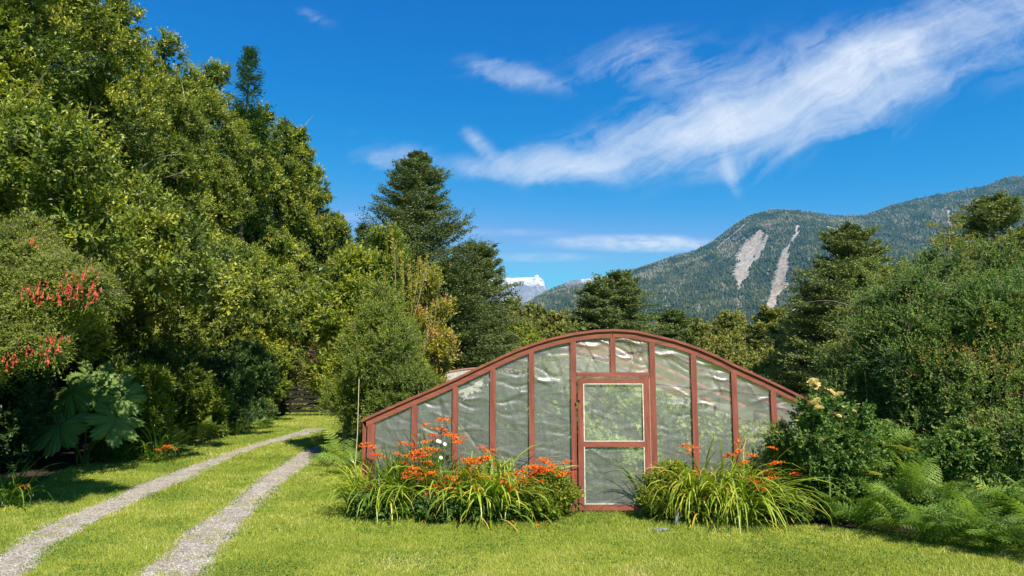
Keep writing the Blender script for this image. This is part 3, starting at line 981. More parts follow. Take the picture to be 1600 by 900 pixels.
def roof_sheet(xa, xb, y0, y1, name, seed):
    nx, ny = 40, 60
    X, Y = np.meshgrid(np.linspace(xa, xb, nx), np.linspace(y0, y1, ny))
    Z = roof(X) + .015 - .035 * np.abs(np.sin((Y - y0) / 1.35 * PI)) * 1 + .02 * (fbm(X * 3 + seed, Y * 3, 4) - .5)
    V = np.stack([X, Y, Z], -1).reshape(-1, 3); idx = np.arange(nx * ny).reshape(ny, nx)
    Fc = np.stack([idx[:-1, :-1], idx[:-1, 1:], idx[1:, 1:], idx[1:, :-1]], -1).reshape(-1, 4)
    m_ = MB(); m_.add(V, Fc); return m_.build(name, M['roof_film'], greenhouse, smooth=True)


roof_sheet(GX0, GX1, GY + .03, GY + GLEN, 'roof_film', 5)
for x, s_ in ((GX0, 1), (GX1, -1)):
    m_ = MB(); n = 40
    Yv, Zv = np.meshgrid(np.linspace(GY + .03, GY + GLEN, n), np.linspace(0.02, PZ_[0 if s_ > 0 else -1], 10))
    Xv = x + .02 * (fbm(Yv * 2, Zv * 3 + x, 3) - .5)
    V = np.stack([Xv, Yv, Zv], -1).reshape(-1, 3); idx = np.arange(n * 10).reshape(10, n)
    m_.add(V, np.stack([idx[:-1, :-1], idx[:-1, 1:], idx[1:, 1:], idx[1:, :-1]], -1).reshape(-1, 4))
    m_.build('side_film', M['roof_film'], greenhouse, smooth=True)
wrinkled(GX0, GX1, .02, lambda x: roof(x) - .03, GY + GLEN - .03, 80, 40, 300, .6, name='rear_film', mat=M['roof_film'])

# ---- the door (frame, film, battens) hangs in front of the posts
DY = GY - .05
dl, dr = at(903.5, 700, DY)[0], at(1015.5, 700, DY)[0]
dt_, dm, db = at(960, 591.5, DY)[2], at(960, 694, DY)[2], .035
door = bpy.data.objects.new('door', None); COL.objects.link(door); door.parent = greenhouse
def dbar(a, b, w, d=.045, mat='redwood', name='stile'):
    m_ = MB(); m_.bar(a, b, w, d, (0, 1, 0)); return m_.build(name, M[mat], door)
sw = .074
dbar((dl + sw / 2, DY, db), (dl + sw / 2, DY, dt_), sw, name='door_stile')
dbar((dr - sw / 2, DY, db), (dr - sw / 2, DY, dt_), sw, name='door_stile')
dbar((dl + sw, DY - .002, dt_ - sw / 2), (dr - sw, DY - .002, dt_ - sw / 2), sw * .95, mat='redwood_h', name='door_top_rail')
dbar((dl + sw, DY - .002, dm), (dr - sw, DY - .002, dm), .075, mat='redwood_h', name='door_mid_rail')
dbar((dl + sw, DY - .002, db + .035), (dr - sw, DY - .002, db + .035), .075, mat='redwood_h', name='door_bottom_rail')
e = .012
for (z0, z1) in ((db + .075, dm - .0375), (dm + .0375, dt_ - sw * .975)):
    for x in (dl + sw + e, dr - sw - e):
        m_ = MB(); m_.bar((x, DY - .024 + .004, z0), (x, DY - .024 + .004, z1), .014, .008, (0, 1, 0)); m_.build('batten', M['trim'], door)
for z in (db + .075 + e, dt_ - sw * .975 - .004, dm + .0375 + e * .6):
    m_ = MB(); m_.bar((dl + sw + .024, DY - .022, z), (dr - sw - .024, DY - .022, z), .012, .008, (0, 1, 0)); m_.build('batten', M['trim'], door)
wrinkled(dl + sw - .02, dr - sw + .02, dm, lambda x: x * 0 + dt_ - .06, DY + .006, 50, 50, 401, 1.0, 'film_pane', door, top_folds=.3)
wrinkled(dl + sw - .02, dr - sw + .02, db + .02, lambda x: x * 0 + dm, DY + .006, 50, 50, 409, 1.3, 'film_pane', door, top_folds=.4)
a = at(909, 603, DY + .05); b = at(1007, 690, DY + .05)
m_ = MB(); m_.bar(a, b, .045, .03, (0, 1, 0)); m_.build('door_brace', M['inner_wood'], door)
for z in (.35, 1.55):
    m_ = MB(); m_.box((dl + .004, DY - .026, z), (.05, .006, .035)); m_.build('hinge', M['gate_wood'], door)
m_ = MB(); m_.bar((BX[6] - .052, GY - .01, .03), (BX[6] - .052, GY - .01, zl - .06), .016, .05, (0, 1, 0)); m_.build('lit_door_edge', M['inner_wood'], greenhouse)  # pale strip, its colour standing in for the sunlit side of the door edge

# second tunnel further back
sec = thing('polytunnel', 'low grey plastic tunnel seen over the greenhouse eave behind the bushy shrub', 'greenhouse', (0, 0, 0))
Y2 = 23.5
m_ = MB(); na = 24
xa = at(640, 577, Y2)[0]
R2x = 2.6; cx2 = xa + R2x
A = np.linspace(PI, 0, na)
X = cx2 + R2x * np.cos(A); Z = 2.02 * np.sin(A) ** .55
V = np.stack([np.stack([X, np.full(na, y), Z + .02 * np.sin(y * 3)], 1) for y in np.linspace(Y2, Y2 + 7, 8)]).reshape(-1, 3)
idx = np.arange(8 * na).reshape(8, na)
m_.add(V, np.stack([idx[:-1, :-1], idx[:-1, 1:], idx[1:, 1:], idx[1:, :-1]], -1).reshape(-1, 4))
M['tunnel_film'] = film_mat('tunnel_film', .75, .05, (.9, .92, .9), .4)
m_.build('cover', M['tunnel_film'], sec, smooth=True)
m_ = MB(); V = np.stack([X, np.full(na, Y2), Z], 1); c0 = np.array([[cx2, Y2, 0]])
m_.add(np.concatenate([V, c0]), [[i, i + 1, na] for i in range(na - 1)]); m_.build('end_sheet', M['tunnel_film'], sec)
for y in np.linspace(Y2, Y2 + 7, 5):
    m_ = MB(); m_.tubes(np.stack([X, np.full(na, y), Z + .03], 1)[None], np.full((1, na), .03), 5); m_.build('hoop', M['inner_wood'], sec)

# soil floor inside
m_ = MB(); m_.add([(GX0 + .05, GY + .05, .004), (GX1 - .05, GY + .05, .004), (GX1 - .05, GY + GLEN, .004), (GX0 + .05, GY + GLEN, .004)], [[0, 1, 2, 3]])
tag(m_.build('greenhouse_floor', simple('weedy_floor', (.13, .16, .05), .95, .5, 8, .6)), 'weedy green floor inside the greenhouse', kind='structure')

# ================================================================== VEGETATION TOOLS
def lobes_tree(X, Y, H, R, n=16, z0=.12, prof=None, rs=.42):
    """ellipsoid clumps round a trunk"""
    out = []
    prof = prof or (lambda t: max(.15, math.sin(PI * min(1, .18 + .80 * t)) ** .7))
    for i in range(n):
        t = z0 + (1 - z0) * (i + .5) / n
        pr = prof(t)
        a = i * 2.4 + rng.uniform(-.5, .5)
        rr = R * pr * rng.uniform(.35, .75)
        rad = R * (rs * rng.uniform(.75, 1.25)) * (.45 + .55 * pr)
        out.append((X + math.cos(a) * rr, Y + math.sin(a) * rr, H * t - rad * .3, rad, rad, rad * rng.uniform(.8, 1.1)))
    return billow(out) if len(out) > 10 else out


def billow(out, per=4, k=.46):
    extra = []
    for (x, y, z, a, b_, c) in out:
        for _ in range(per):
            o = rand_unit(1)[0]
            q = rng.uniform(.35, .6)
            extra.append((x + o[0] * a * .8, y + o[1] * b_ * .8, z + o[2] * c * .8, a * q, b_ * q, c * q * .9))
    return [(x, y, z, a * .82, b_ * .82, c * .82) for (x, y, z, a, b_, c) in out] + extra


def foliage(mb, lobes, tufts, twigs=6, lpt=9, leaf=(.08, .04), twig=.38, up=.5, back=.3, inner=.25, tw_mb=None, tint0=.5, leafup=.6, droop=0., spread=.7, tuft_tint=.16, view=None):
    L = np.array(lobes, float)
    area = L[:, 3] * L[:, 4] + L[:, 3] * L[:, 5]
    li = rng.choice(len(L), size=tufts * 3, p=area / area.sum())
    o = rand_unit(tufts * 3)
    lb = L[li]
    c = lb[:, :3]; r = lb[:, 3:]
    rr = rng.uniform(.80, 1.06, len(li)) ** 1
    innerm = rng.random(len(li)) < inner
    rr = np.where(innerm, rng.uniform(.3, .8, len(li)), rr)
    P = c + o * r * rr[:, None]
    # drop points deep inside other lobes
    deep = np.zeros(len(P), bool)
    for k in range(len(L)):
        q = (P - L[k, :3]) / L[k, 3:]
        deep |= (np.linalg.norm(q, axis=1) < .72) & (li != k)
    keep = (~deep) | (rng.random(len(P)) < inner * .5)
    # side turned away from the open ground carries fewer tufts
    toward = unit(np.array([0, 0, 3.]) - P)
    facing = (o * toward).sum(1)
    keep &= (facing > -.35) | (rng.random(len(P)) < back)
    keep &= P[:, 2] > .05
    P = P[keep][:tufts]; o = o[keep][:tufts]; n = len(P)
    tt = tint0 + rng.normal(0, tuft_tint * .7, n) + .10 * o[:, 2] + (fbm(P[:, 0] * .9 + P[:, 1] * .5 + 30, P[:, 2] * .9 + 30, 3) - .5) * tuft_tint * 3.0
    # twigs
    Pt = np.repeat(P, twigs, 0); Ot = np.repeat(o, twigs, 0); m = len(Pt)
    D = unit(Ot * .9 + np.array([0, 0, up]) + rng.normal(0, spread, (m, 3)) * .75)
    tl = twig * rng.uniform(.6, 1.35, m)
    base = Pt - D * (tl * .25)[:, None]
    if tw_mb is not None:
        sel = rng.random(m) < .35
        k = sel.sum()
        s_ = np.linspace(0, 1, 3)[None, :, None]
        pts = base[sel][:, None] + D[sel][:, None] * tl[sel][:, None, None] * s_ * .95
        pts[:, 1] += rng.normal(0, .02, (k, 3)) * twig * 2
        tw_mb.tubes(pts, np.array([[.007, .005, .002]]) * (leaf[0] / .07), 3)
    s_ = (np.arange(lpt) + .6) / lpt
    A = base[:, None] + D[:, None] * (tl[:, None] * s_[None])[..., None]
    A[..., 2] -= droop * (s_[None] ** 2) * tl[:, None]
    ld = D[:, None] * (.35 + .5 * s_[None, :, None]) + rand_unit(m * lpt).reshape(m, lpt, 3) * .8
    q = m * lpt
    lt = np.repeat(np.repeat(tt, twigs), lpt) + rng.normal(0, .09, q)
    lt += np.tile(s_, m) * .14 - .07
    sz = rng.uniform(.65, 1.25, q)
    NN = rand_unit(q) + np.array([0, 0, leafup]) + np.repeat(Ot, lpt, 0) * .55
    mb.leaves(A.reshape(-1, 3), ld.reshape(-1, 3), leaf[0] * sz, leaf[1] * sz, np.clip(lt, 0, 1), N=NN)
    return P, o


def core_leaves(mb, lobes, n, size, tint=.15):  # dark tint puts the shade of the crown gaps into the leaf colour
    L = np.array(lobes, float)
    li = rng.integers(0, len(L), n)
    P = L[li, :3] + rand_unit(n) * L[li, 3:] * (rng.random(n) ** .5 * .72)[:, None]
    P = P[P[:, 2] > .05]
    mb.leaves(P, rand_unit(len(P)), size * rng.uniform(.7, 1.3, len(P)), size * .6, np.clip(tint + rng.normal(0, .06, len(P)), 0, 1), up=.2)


def limbs(mb, base, H, targets, r0, lean=(0, 0)):
    """trunk and curved limbs to target points"""
    base = np.array(base, float)
    K = 9
    s_ = np.linspace(0, 1, K)
    wob = np.cumsum(rng.normal(0, .05, (K, 2)), 0) * (H / 8)
    T = np.stack([base[0] + lean[0] * s_ + wob[:, 0], base[1] + lean[1] * s_ + wob[:, 1], base[2] + H * .92 * s_], 1)
    T[0, :2] = base[:2]
    mb.tubes(T[None], (r0 * (1 - .86 * s_) * (1 + .5 * np.exp(-s_ * 12)))[None], 8)
    k = len(targets)
    if not k: return
    tg = np.array(targets)
    hz_ = np.clip((tg[:, 2] - base[2]) / (H * .92) * rng.uniform(.55, .85, k), .04, .95)
    st = np.stack([np.interp(hz_, s_, T[:, i]) for i in range(3)], 1)
    u_ = np.linspace(0, 1, 7)[None, :, None]
    d = tg - st
    bend = np.zeros((k, 3)); bend[:, 2] = np.linalg.norm(d[:, :2], axis=1) * rng.uniform(-.12, .25, k)
    bend[:, :2] = rng.normal(0, .08, (k, 2)) * np.linalg.norm(d, axis=1)[:, None]
    pts = st[:, None] + d[:, None] * u_ + bend[:, None] * (np.sin(PI * u_)) 
    rr = r0 * rng.uniform(.12, .30, k)[:, None] * (1 - .88 * u_[:, :, 0])
    mb.tubes(pts, rr, 5)


def broad_tree(name, X, Y, H, R, mat, label, cat='tree', group=None, tufts=1500, n_lobes=18, leaf=(.085, .045), twig=.4, z0=.1, bark='bark', tint0=.45, limbs_n=30, twigs=6, lpt=9, prof=None, lobes=None, droop=0., leafup=.6, up=.5, back=.3, core=2500, rs=.42, spread=.7, pale_twigs=0, r0=None, tuft_tint=.16, inner=.25, ymax=None):
    t_ = thing(name, label, cat, (X, Y, 0), group)
    lb = lobes or lobes_tree(X, Y, H, R, n_lobes, z0, prof, rs)
    cr = MB(); tk = MB()
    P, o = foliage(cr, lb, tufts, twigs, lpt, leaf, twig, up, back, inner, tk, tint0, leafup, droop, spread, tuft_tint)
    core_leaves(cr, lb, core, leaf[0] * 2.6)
    tg = P[rng.choice(len(P), min(limbs_n, len(P)), replace=False)] if limbs_n else []
    limbs(tk, (X, Y, -.05), H, tg, r0 or H * .016 + .03)
    if pale_twigs:
        idx = rng.choice(len(P), pale_twigs, replace=False)
        p0 = P[idx] - o[idx] * .25; k = len(idx)
        dr = unit(o[idx] * .5 + rng.normal(0, .6, (k, 3)) + np.array([0, 0, .5]))
        u_ = np.linspace(0, 1, 7)[None, :, None]
        ln = rng.uniform(.5, 1.5, k)[:, None, None]
        side = unit(np.cross(dr, rand_unit(k)))[:, None]
        pts = p0[:, None] + dr[:, None] * u_ * ln + side * np.sin(PI * u_ * .8) * ln * .22 + o[idx][:, None] * .22
        tk.tubes(pts, (rng.uniform(.008, .017, k)[:, None] * (H / 12 + .3) * (1 - .7 * u_[:, :, 0])), 4, mi=1)
    og = (X, Y, 0)
    if ymax is not None:
        for V in cr.V + tk.V: V[:, 1] = np.minimum(V[:, 1], ymax)
    cr.build('crown', mat, t_, origin=og)
    tk.build('trunk', [M[bark], M['pale_bark']], t_, smooth=True, origin=og)
    return t_


def tier_tree(name, X, Y, H, R, mat, label, group=None, nb=110, nl=14, ml=10, leaf=(.07, .04), z0=.04, tint0=.45, power=.75, bark='bark', upang=(5, 35), topup=55, droop=.25, wide_base=True, flat=1.6, gap=.0, back=.4, lean=0., r0=None, sprayw=.34):
    """layered southern-beech habit: rising boughs bearing flat sprays"""
    t_ = thing(name, label, 'tree', (X, Y, 0), group)
    tk = MB(); cr = MB()
    i = np.arange(nb)
    t = z0 + (1 - z0 - .01) * (i + rng.random(nb)) / nb
    az = i * 2.39996 + rng.uniform(-.3, .3, nb)
    # away-facing boughs thinner
    d3 = np.stack([np.cos(az), np.sin(az)], 1)
    keep = ((d3 @ unit(np.array([-X, -Y]))) > -.35) | (rng.random(nb) < back)
    t, az = t[keep], az[keep]; nb = len(t)
    prof = np.clip((1 - t) ** power, 0, 1) * np.clip(.75 + t * 2.0, 0, 1)
    L = R * prof * rng.uniform(.62, 1.12, nb) * (1.0 + .12 * np.sin(t * 23 + X)) + .12 * H * .12
    el = np.radians(upang[0] + (upang[1] - upang[0]) * rng.random(nb) + np.clip((t - .75) * 4, 0, 1) * (topup - upang[1]))
    hz_ = H * t
    hd = np.stack([np.cos(az), np.sin(az), az * 0], 1)
    K = 7; u_ = np.linspace(0, 1, K)
    def bough(u):          # u (...,) broadcast -> points (nb, len(u), 3)
        u = np.asarray(u)[None, :]
        x = L[:, None] * np.cos(el)[:, None] * u
        z = L[:, None] * (np.sin(el)[:, None] * u - droop * u ** 2 * (1 - t[:, None] * .7) + .10 * droop * u ** 5)
        P = np.zeros((nb, u.shape[1], 3))
        P[:, :, 0] = X + lean * t[:, None] + hd[:, 0:1] * x; P[:, :, 1] = Y + hd[:, 1:2] * x; P[:, :, 2] = hz_[:, None] + z
        return P
    rb = (H * .0042 + .006) * (1.1 - t)[:, None] * (1 - .85 * u_)[None]
    tk.tubes(bough(u_), rb, 4)
    ts = np.linspace(0, 1, 10)
    T = np.stack([X + lean * ts + rng.normal(0, .02, 10) * H * .1, np.full(10, Y) + rng.normal(0, .02, 10) * H * .1, H * ts * .985 - .05], 1); T[0] = (X, Y, -.05)
    tk.tubes(T[None], ((r0 or H * .013 + .02) * (1 - .93 * ts))[None], 7)
    us = np.linspace(.16, 1.0, nl)
    B = bough(us)
    Tn = unit(np.gradient(B, axis=1))
    S = unit(np.cross(Tn, np.array([0, 0, 1.])))
    btint = tint0 + rng.normal(0, .09, nb)
    for sgn in (-1, 1, 0):
        bl = (L * sprayw)[:, None] * (1.05 - .65 * us)[None] * rng.uniform(.6, 1.2, (nb, nl)) + .05 + .012 * H
        dd = Tn * (.55 if sgn else 1.0) + S * sgn * .85 + np.array([0, 0, .10]) + rng.normal(0, .14, B.shape)
        dd = unit(dd)
        mu = (np.arange(ml) + .7) / ml
        P = B[:, :, None] + dd[:, :, None] * (bl[:, :, None] * mu)[..., None]
        P[..., 2] -= .12 * (mu ** 2) * bl[:, :, None]
        P += rng.normal(0, leaf[0] * .35, P.shape)
        n = P.size // 3
        s2 = unit(np.cross(dd, np.array([0, 0, 1.])))
        alt = np.where(np.arange(ml) % 2, 1, -1)[None, None, :, None]
        ld = dd[:, :, None] * .6 + s2[:, :, None] * alt * .8 + rng.normal(0, .25, P.shape)
        lt = (btint[:, None, None] + rng.normal(0, .08, (nb, nl, ml)) + .12 * mu[None, None]).reshape(-1)
        sz = rng.uniform(.7, 1.2, n)
        cr.leaves(P.reshape(-1, 3), ld.reshape(-1, 3), leaf[0] * sz, leaf[1] * sz, np.clip(lt, 0, 1), up=flat)
    og = (X, Y, 0)
    cr.build('crown', mat, t_, origin=og)
    tk.build('trunk', M[bark], t_, smooth=True, origin=og)
    return t_


# ================================================================== LEFT WALL OF TREES
WALL = [
    (-10.6, 11.6, 12.5, 3.0, 'tall dense forest tree nearest the camera, behind the red-flowered bush', .50),
    (-11.3, 14.8, 13.6, 3.3, 'tall dense forest tree rising behind the giant-leaved plant', .44),
    (-11.2, 18.2, 14.2, 3.3, 'yellow-green forest tree two trunks past the giant-leaved plant', .50),
    (-11.4, 21.8, 14.2, 3.3, 'broad olive-green forest tree midway along the drive', .46),
    (-11.2, 25.5, 15.0, 3.0, 'forest tree whose crown makes the notched peak beside the thin spire', .46),
    (-10.9, 29.5, 14.9, 3.0, 'round-shouldered forest tree beside the timber gate', .44),
    (-11.2, 34.0, 14.4, 3.1, 'forest tree beyond the gate, second from the end of the row', .42),
    (-11.6, 39.5, 13.9, 3.2, 'last and furthest tree of the tall row by the drive', .40),
    (-11.9, 46.0, 12.6, 3.1, 'small dark tree peeping past the end of the tall row', .36),
]
OVER = {0: [(-6.9, 10.8, 4.3, .9), (-7.6, 10.6, 5.2, 1.1), (-8.5, 11, 5.5, 1.2)], 1: [(-6.7, 12.9, 4.0, .85), (-7.5, 13.4, 4.8, 1.1), (-8.6, 14.0, 5.2, 1.2)],
        2: [(-6.9, 15.5, 3.8, .85), (-7.7, 16.2, 4.6, 1.1), (-8.8, 17, 5.2, 1.2)], 3: [(-7.2, 18.8, 3.8, .9), (-8.0, 19.8, 4.6, 1.1), (-9, 20.6, 5.2, 1.2)],
        4: [(-8.4, 24.0, 4.6, 1.0)]}
for i, (x, y, H, R, lab, tn) in enumerate(WALL):
    far = y > 26
    if i >= 1: x -= .5; H -= .9; R -= .15
    if i >= 2: x -= .35; H -= .5
    if i >= 6: H += 1.3; x += .3
    prof_ = lambda t: max(.3, min(1, (1.12 - t) * 2.2)) * (.8 + .2 * math.sin(t * 9)) * (.62 if t < .27 else 1.04)
    wl = lobes_tree(x, y, H, R, 30, .20, prof_, .36) + billow([(a_, b_, c_, r_, r_, r_ * .62) for a_, b_, c_, r_ in OVER.get(i, [])], 3)
    ls = .082 if not far else .105
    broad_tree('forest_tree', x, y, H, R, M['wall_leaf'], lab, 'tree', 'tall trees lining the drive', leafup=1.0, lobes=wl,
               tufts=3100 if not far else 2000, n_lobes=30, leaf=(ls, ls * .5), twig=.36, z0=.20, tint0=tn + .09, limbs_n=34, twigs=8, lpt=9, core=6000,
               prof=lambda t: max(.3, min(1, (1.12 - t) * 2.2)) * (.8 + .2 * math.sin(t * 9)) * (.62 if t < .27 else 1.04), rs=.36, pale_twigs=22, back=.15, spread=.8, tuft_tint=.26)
# spiry tip standing above the row
tier_tree('spire_tree', -11.3, 28.0, 15.6, 1.7, M['dark_leaf'], 'thin dark spire tip standing above the tall row of trees', nb=70, nl=8, ml=7, leaf=(.10, .055), power=.6, z0=.55, upang=(20, 50), topup=75)

# understory along the wall
UND = [
    ('leafy_shrub', -9.0, 10.6, 1.1, .8, 'dark_leaf', 'dark leafy shrub in deep shade at the near end of the woodland edge', .3, (.09, .04)),
    ('leafy_shrub', -10.0, 11.9, 1.2, .7, 'dark_leaf', 'dark low shrub between the red-flowered bush and the giant leaves', .3, (.09, .04)),
    ('leafy_shrub', -8.75, 15.9, 1.9, .9, 'bright_leaf', 'shrub with long glossy leaves just past the giant-leaved plant', .38, (.13, .035)),
    ('leafy_shrub', -9.4, 17.6, 2.3, 1.1, 'dark_leaf', 'dark rounded shrub under the yellow-green forest tree', .5, (.09, .045)),
    ('leafy_shrub', -9.1, 20.3, 1.6, .9, 'bright_leaf', 'bright low shrub halfway along the woodland edge', .3, (.10, .04)),
    ('leafy_shrub', -9.3, 22.8, 2.2, 1.1, 'dark_leaf', 'dark drooping shrub midway along the drive edge', .55, (.09, .04)),
    ('leafy_shrub', -9.6, 25.6, 2.6, 1.2, 'dark_leaf', 'tall dark shrub close before the gate', .5, (.10, .04)),
    ('leafy_shrub', -10.3, 28.6, 2.6, 1.1, 'bright_leaf', 'pale-leaved shrub beside the hinge end of the gate', .45, (.10, .05)),
    ('leafy_shrub', -10.6, 13.6, 3.2, 1.4, 'dark_leaf', 'dark tall shrub behind the giant leaves', .35, (.10, .045)),
]
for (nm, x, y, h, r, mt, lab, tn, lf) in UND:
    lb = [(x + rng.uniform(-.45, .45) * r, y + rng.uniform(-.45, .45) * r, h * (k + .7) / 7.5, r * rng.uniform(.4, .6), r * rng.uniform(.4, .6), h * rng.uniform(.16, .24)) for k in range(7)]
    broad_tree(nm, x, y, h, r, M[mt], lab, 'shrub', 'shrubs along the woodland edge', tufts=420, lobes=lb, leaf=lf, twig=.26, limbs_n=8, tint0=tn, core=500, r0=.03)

wm = MB()
k = 90000
P = np.stack([rng.uniform(-19, -13.2, k), rng.uniform(6, 60, k), rng.uniform(0, 7.5, k) * rng.random(k) ** .5], 1)
wm.leaves(P, rand_unit(k), .34, .2, np.clip(rng.normal(.3, .12, k), 0, 1), up=.4)
P = np.stack([rng.uniform(-13.5, -6.0, k // 6), rng.uniform(36, 60, k // 6), rng.uniform(0, 7.5, k // 6)], 1)
wm.leaves(P, rand_unit(k // 6), .34, .2, np.clip(rng.normal(.3, .12, k // 6), 0, 1), up=.4)
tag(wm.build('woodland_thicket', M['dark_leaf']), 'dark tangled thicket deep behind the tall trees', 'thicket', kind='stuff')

# ------------------------------------------------------------------ conifer-like beeches and the central group
p = at(655, 245, 36.0)
tier_tree('beech_tree', p[0] - .1, 36.0, p[2] + .1, 6.8, M['conifer_leaf'], 'tallest dark conical beech standing against the sky behind the bushy shrub', nb=480, nl=15, ml=9, leaf=(.11, .06), power=.84, tint0=.42, upang=(6, 50), droop=.12, z0=.10, flat=.9, sprayw=.26)
p = at(748, 398, 38.0)
tier_tree('beech_tree', p[0], 38.0, p[2] + .2, 2.9, M['conifer_leaf'], 'round-topped beech leaning on the tall conical beech', nb=300, nl=13, ml=9, leaf=(.12, .065), flat=.9, power=.38, tint0=.50, upang=(10, 40), droop=.18, z0=.1)
p = at(700, 430, 33.0)
tier_tree('beech_tree', p[0], 33.0, p[2], 3.4, M['conifer_leaf'], 'dark lower beech filling the foot of the tall conical beech', nl=13, ml=9, leaf=(.13, .07), power=.4, tint0=.42, z0=.05, nb=220)
p = at(570, 352, 44.0)
tier_tree('beech_tree', p[0], 44.0, p[2], 2.6, M['conifer_leaf'], 'narrow dark beech in the gap between the tall row and the conical beech', nb=120, nl=10, ml=9, leaf=(.16, .08), power=.7, tint0=.40)
p = at(548, 420, 38.0)
broad_tree('bushy_tree', p[0], 38.0, p[2], 2.2, M['olive_leaf'], 'dull green bushy tree under the narrow dark beech', tufts=700, leaf=(.13, .06), n_lobes=12, tint0=.35)
p = at(503, 470, 31.0)
broad_tree('russet_tree', p[0] + .7, 31.5, p[2], 1.3, M['red_leaf'], 'russet brown half-dead tree at the end of the drive', tufts=420, leaf=(.09, .05), n_lobes=12, tint0=.45, core=400, z0=.3)
p = at(445, 555, 34.0)
broad_tree('pale_shrub', p[0] - .2, 33.0, 3.4, 1.8, M['olive_leaf'], 'pale grey-green bush catching light behind the gate', 'shrub', tufts=600, leaf=(.11, .05), n_lobes=10, tint0=.8, core=600)

# the mixed clump left of the greenhouse
def clump(name, px, py, Y, R, mat, label, **k):
    p = at(px, py, Y)
    return broad_tree(name, p[0], Y, p[2], R, M[mat], label, **k)

clump('bushy_shrub', 600, 455, 15.0, 1.05, 'bright_leaf', 'big fine-leaved bush leaning over the greenhouse eave', cat='shrub', tufts=2300, leaf=(.042, .022), twig=.30, n_lobes=18, tint0=.30, z0=.24, bark='pale_bark', limbs_n=46, twigs=6, lpt=12, core=1500, rs=.5, pale_twigs=8)
clump('golden_shrub', 610, 372, 17.2, 1.25, 'bright_leaf', 'upright golden-green shrub with reddish shoot tips above the fine-leaved bush', cat='shrub', tufts=1500, leaf=(.085, .036), twig=.42, n_lobes=16, tint0=.42, z0=.2, bark='pale_bark', up=1.3, spread=.45, core=800, prof=lambda t: max(.12, 1.0 - t * .85), rs=.45, inner=.3)
clump('golden_shrub', 668, 420, 17.0, .7, 'gold_leaf', 'slim yellow shrub with upright shoots at the far side of the bush', cat='shrub', tufts=520, leaf=(.08, .034), twig=.42, n_lobes=12, tint0=.62, z0=.2, bark='pale_bark', up=1.5, spread=.35, core=100, inner=.3)
clump('laurel_shrub', 550, 405, 16.4, .95, 'bright_leaf', 'lighter shrub with large glossy leaves on the drive side of the bush', cat='shrub', tufts=1050, leaf=(.105, .045), twig=.36, n_lobes=14, tint0=.50, z0=.33, bark='pale_bark', core=500, rs=.5, up=.9, lpt=8, twigs=5)
clump('laurel_shrub', 640, 560, 15.8, .9, 'bright_leaf', 'leafy shrub in shade between the bush and the greenhouse wall', cat='shrub', tufts=450, leaf=(.12, .05), twig=.3, n_lobes=10, tint0=.35, z0=.05, core=500)
# tall pale shoots above it
sh = thing('tall_shoots_shrub', 'cluster of tall bare-tipped amber shoots rising from the golden shrub', 'shrub', tuple(at(612, 560, 17.0) * np.array([1, 1, 0])))
tk = MB(); cr = MB(); og = np.array([at(612, 560, 17.0)[0], 17.0, 0])
for (px, py) in ((612, 356), (606, 372), (618, 376), (560, 392), (540, 402), (655, 402), (668, 398), (684, 452), (690, 478), (640, 415), (585, 405), (600, 420), (676, 470), (628, 395), (650, 440), (575, 425)):
    tip = at(px, py, 16.6 + rng.uniform(-.5, .6)); b = tip - np.array([rng.uniform(-.2, .2) + (px - 612) / 260, 0, 1.8])
    u_ = np.linspace(0, 1, 8)[:, None]
    P = b + (tip - b) * u_ + np.array([.05, 0, 0]) * np.sin(3 * u_)
    tk.tubes(P[None], (.012 * (1 - .75 * u_[:, 0]))[None], 4)
    n = 150; uu = rng.random(n) ** .8; Q = b + (tip - b) * uu[:, None] + rng.normal(0, .03, (n, 3)) * (1.2 - uu[:, None])
    cr.leaves(Q, np.stack([rng.normal(0, .6, n), rng.normal(0, .6, n), np.full(n, .9)], 1), .085, .028, np.clip(.45 + .5 * uu ** 3 + rng.normal(0, .1, n), 0, 1))
cr.build('crown', M['gold_leaf'], sh, origin=og); tk.build('stems', M['pale_bark'], sh, origin=og)

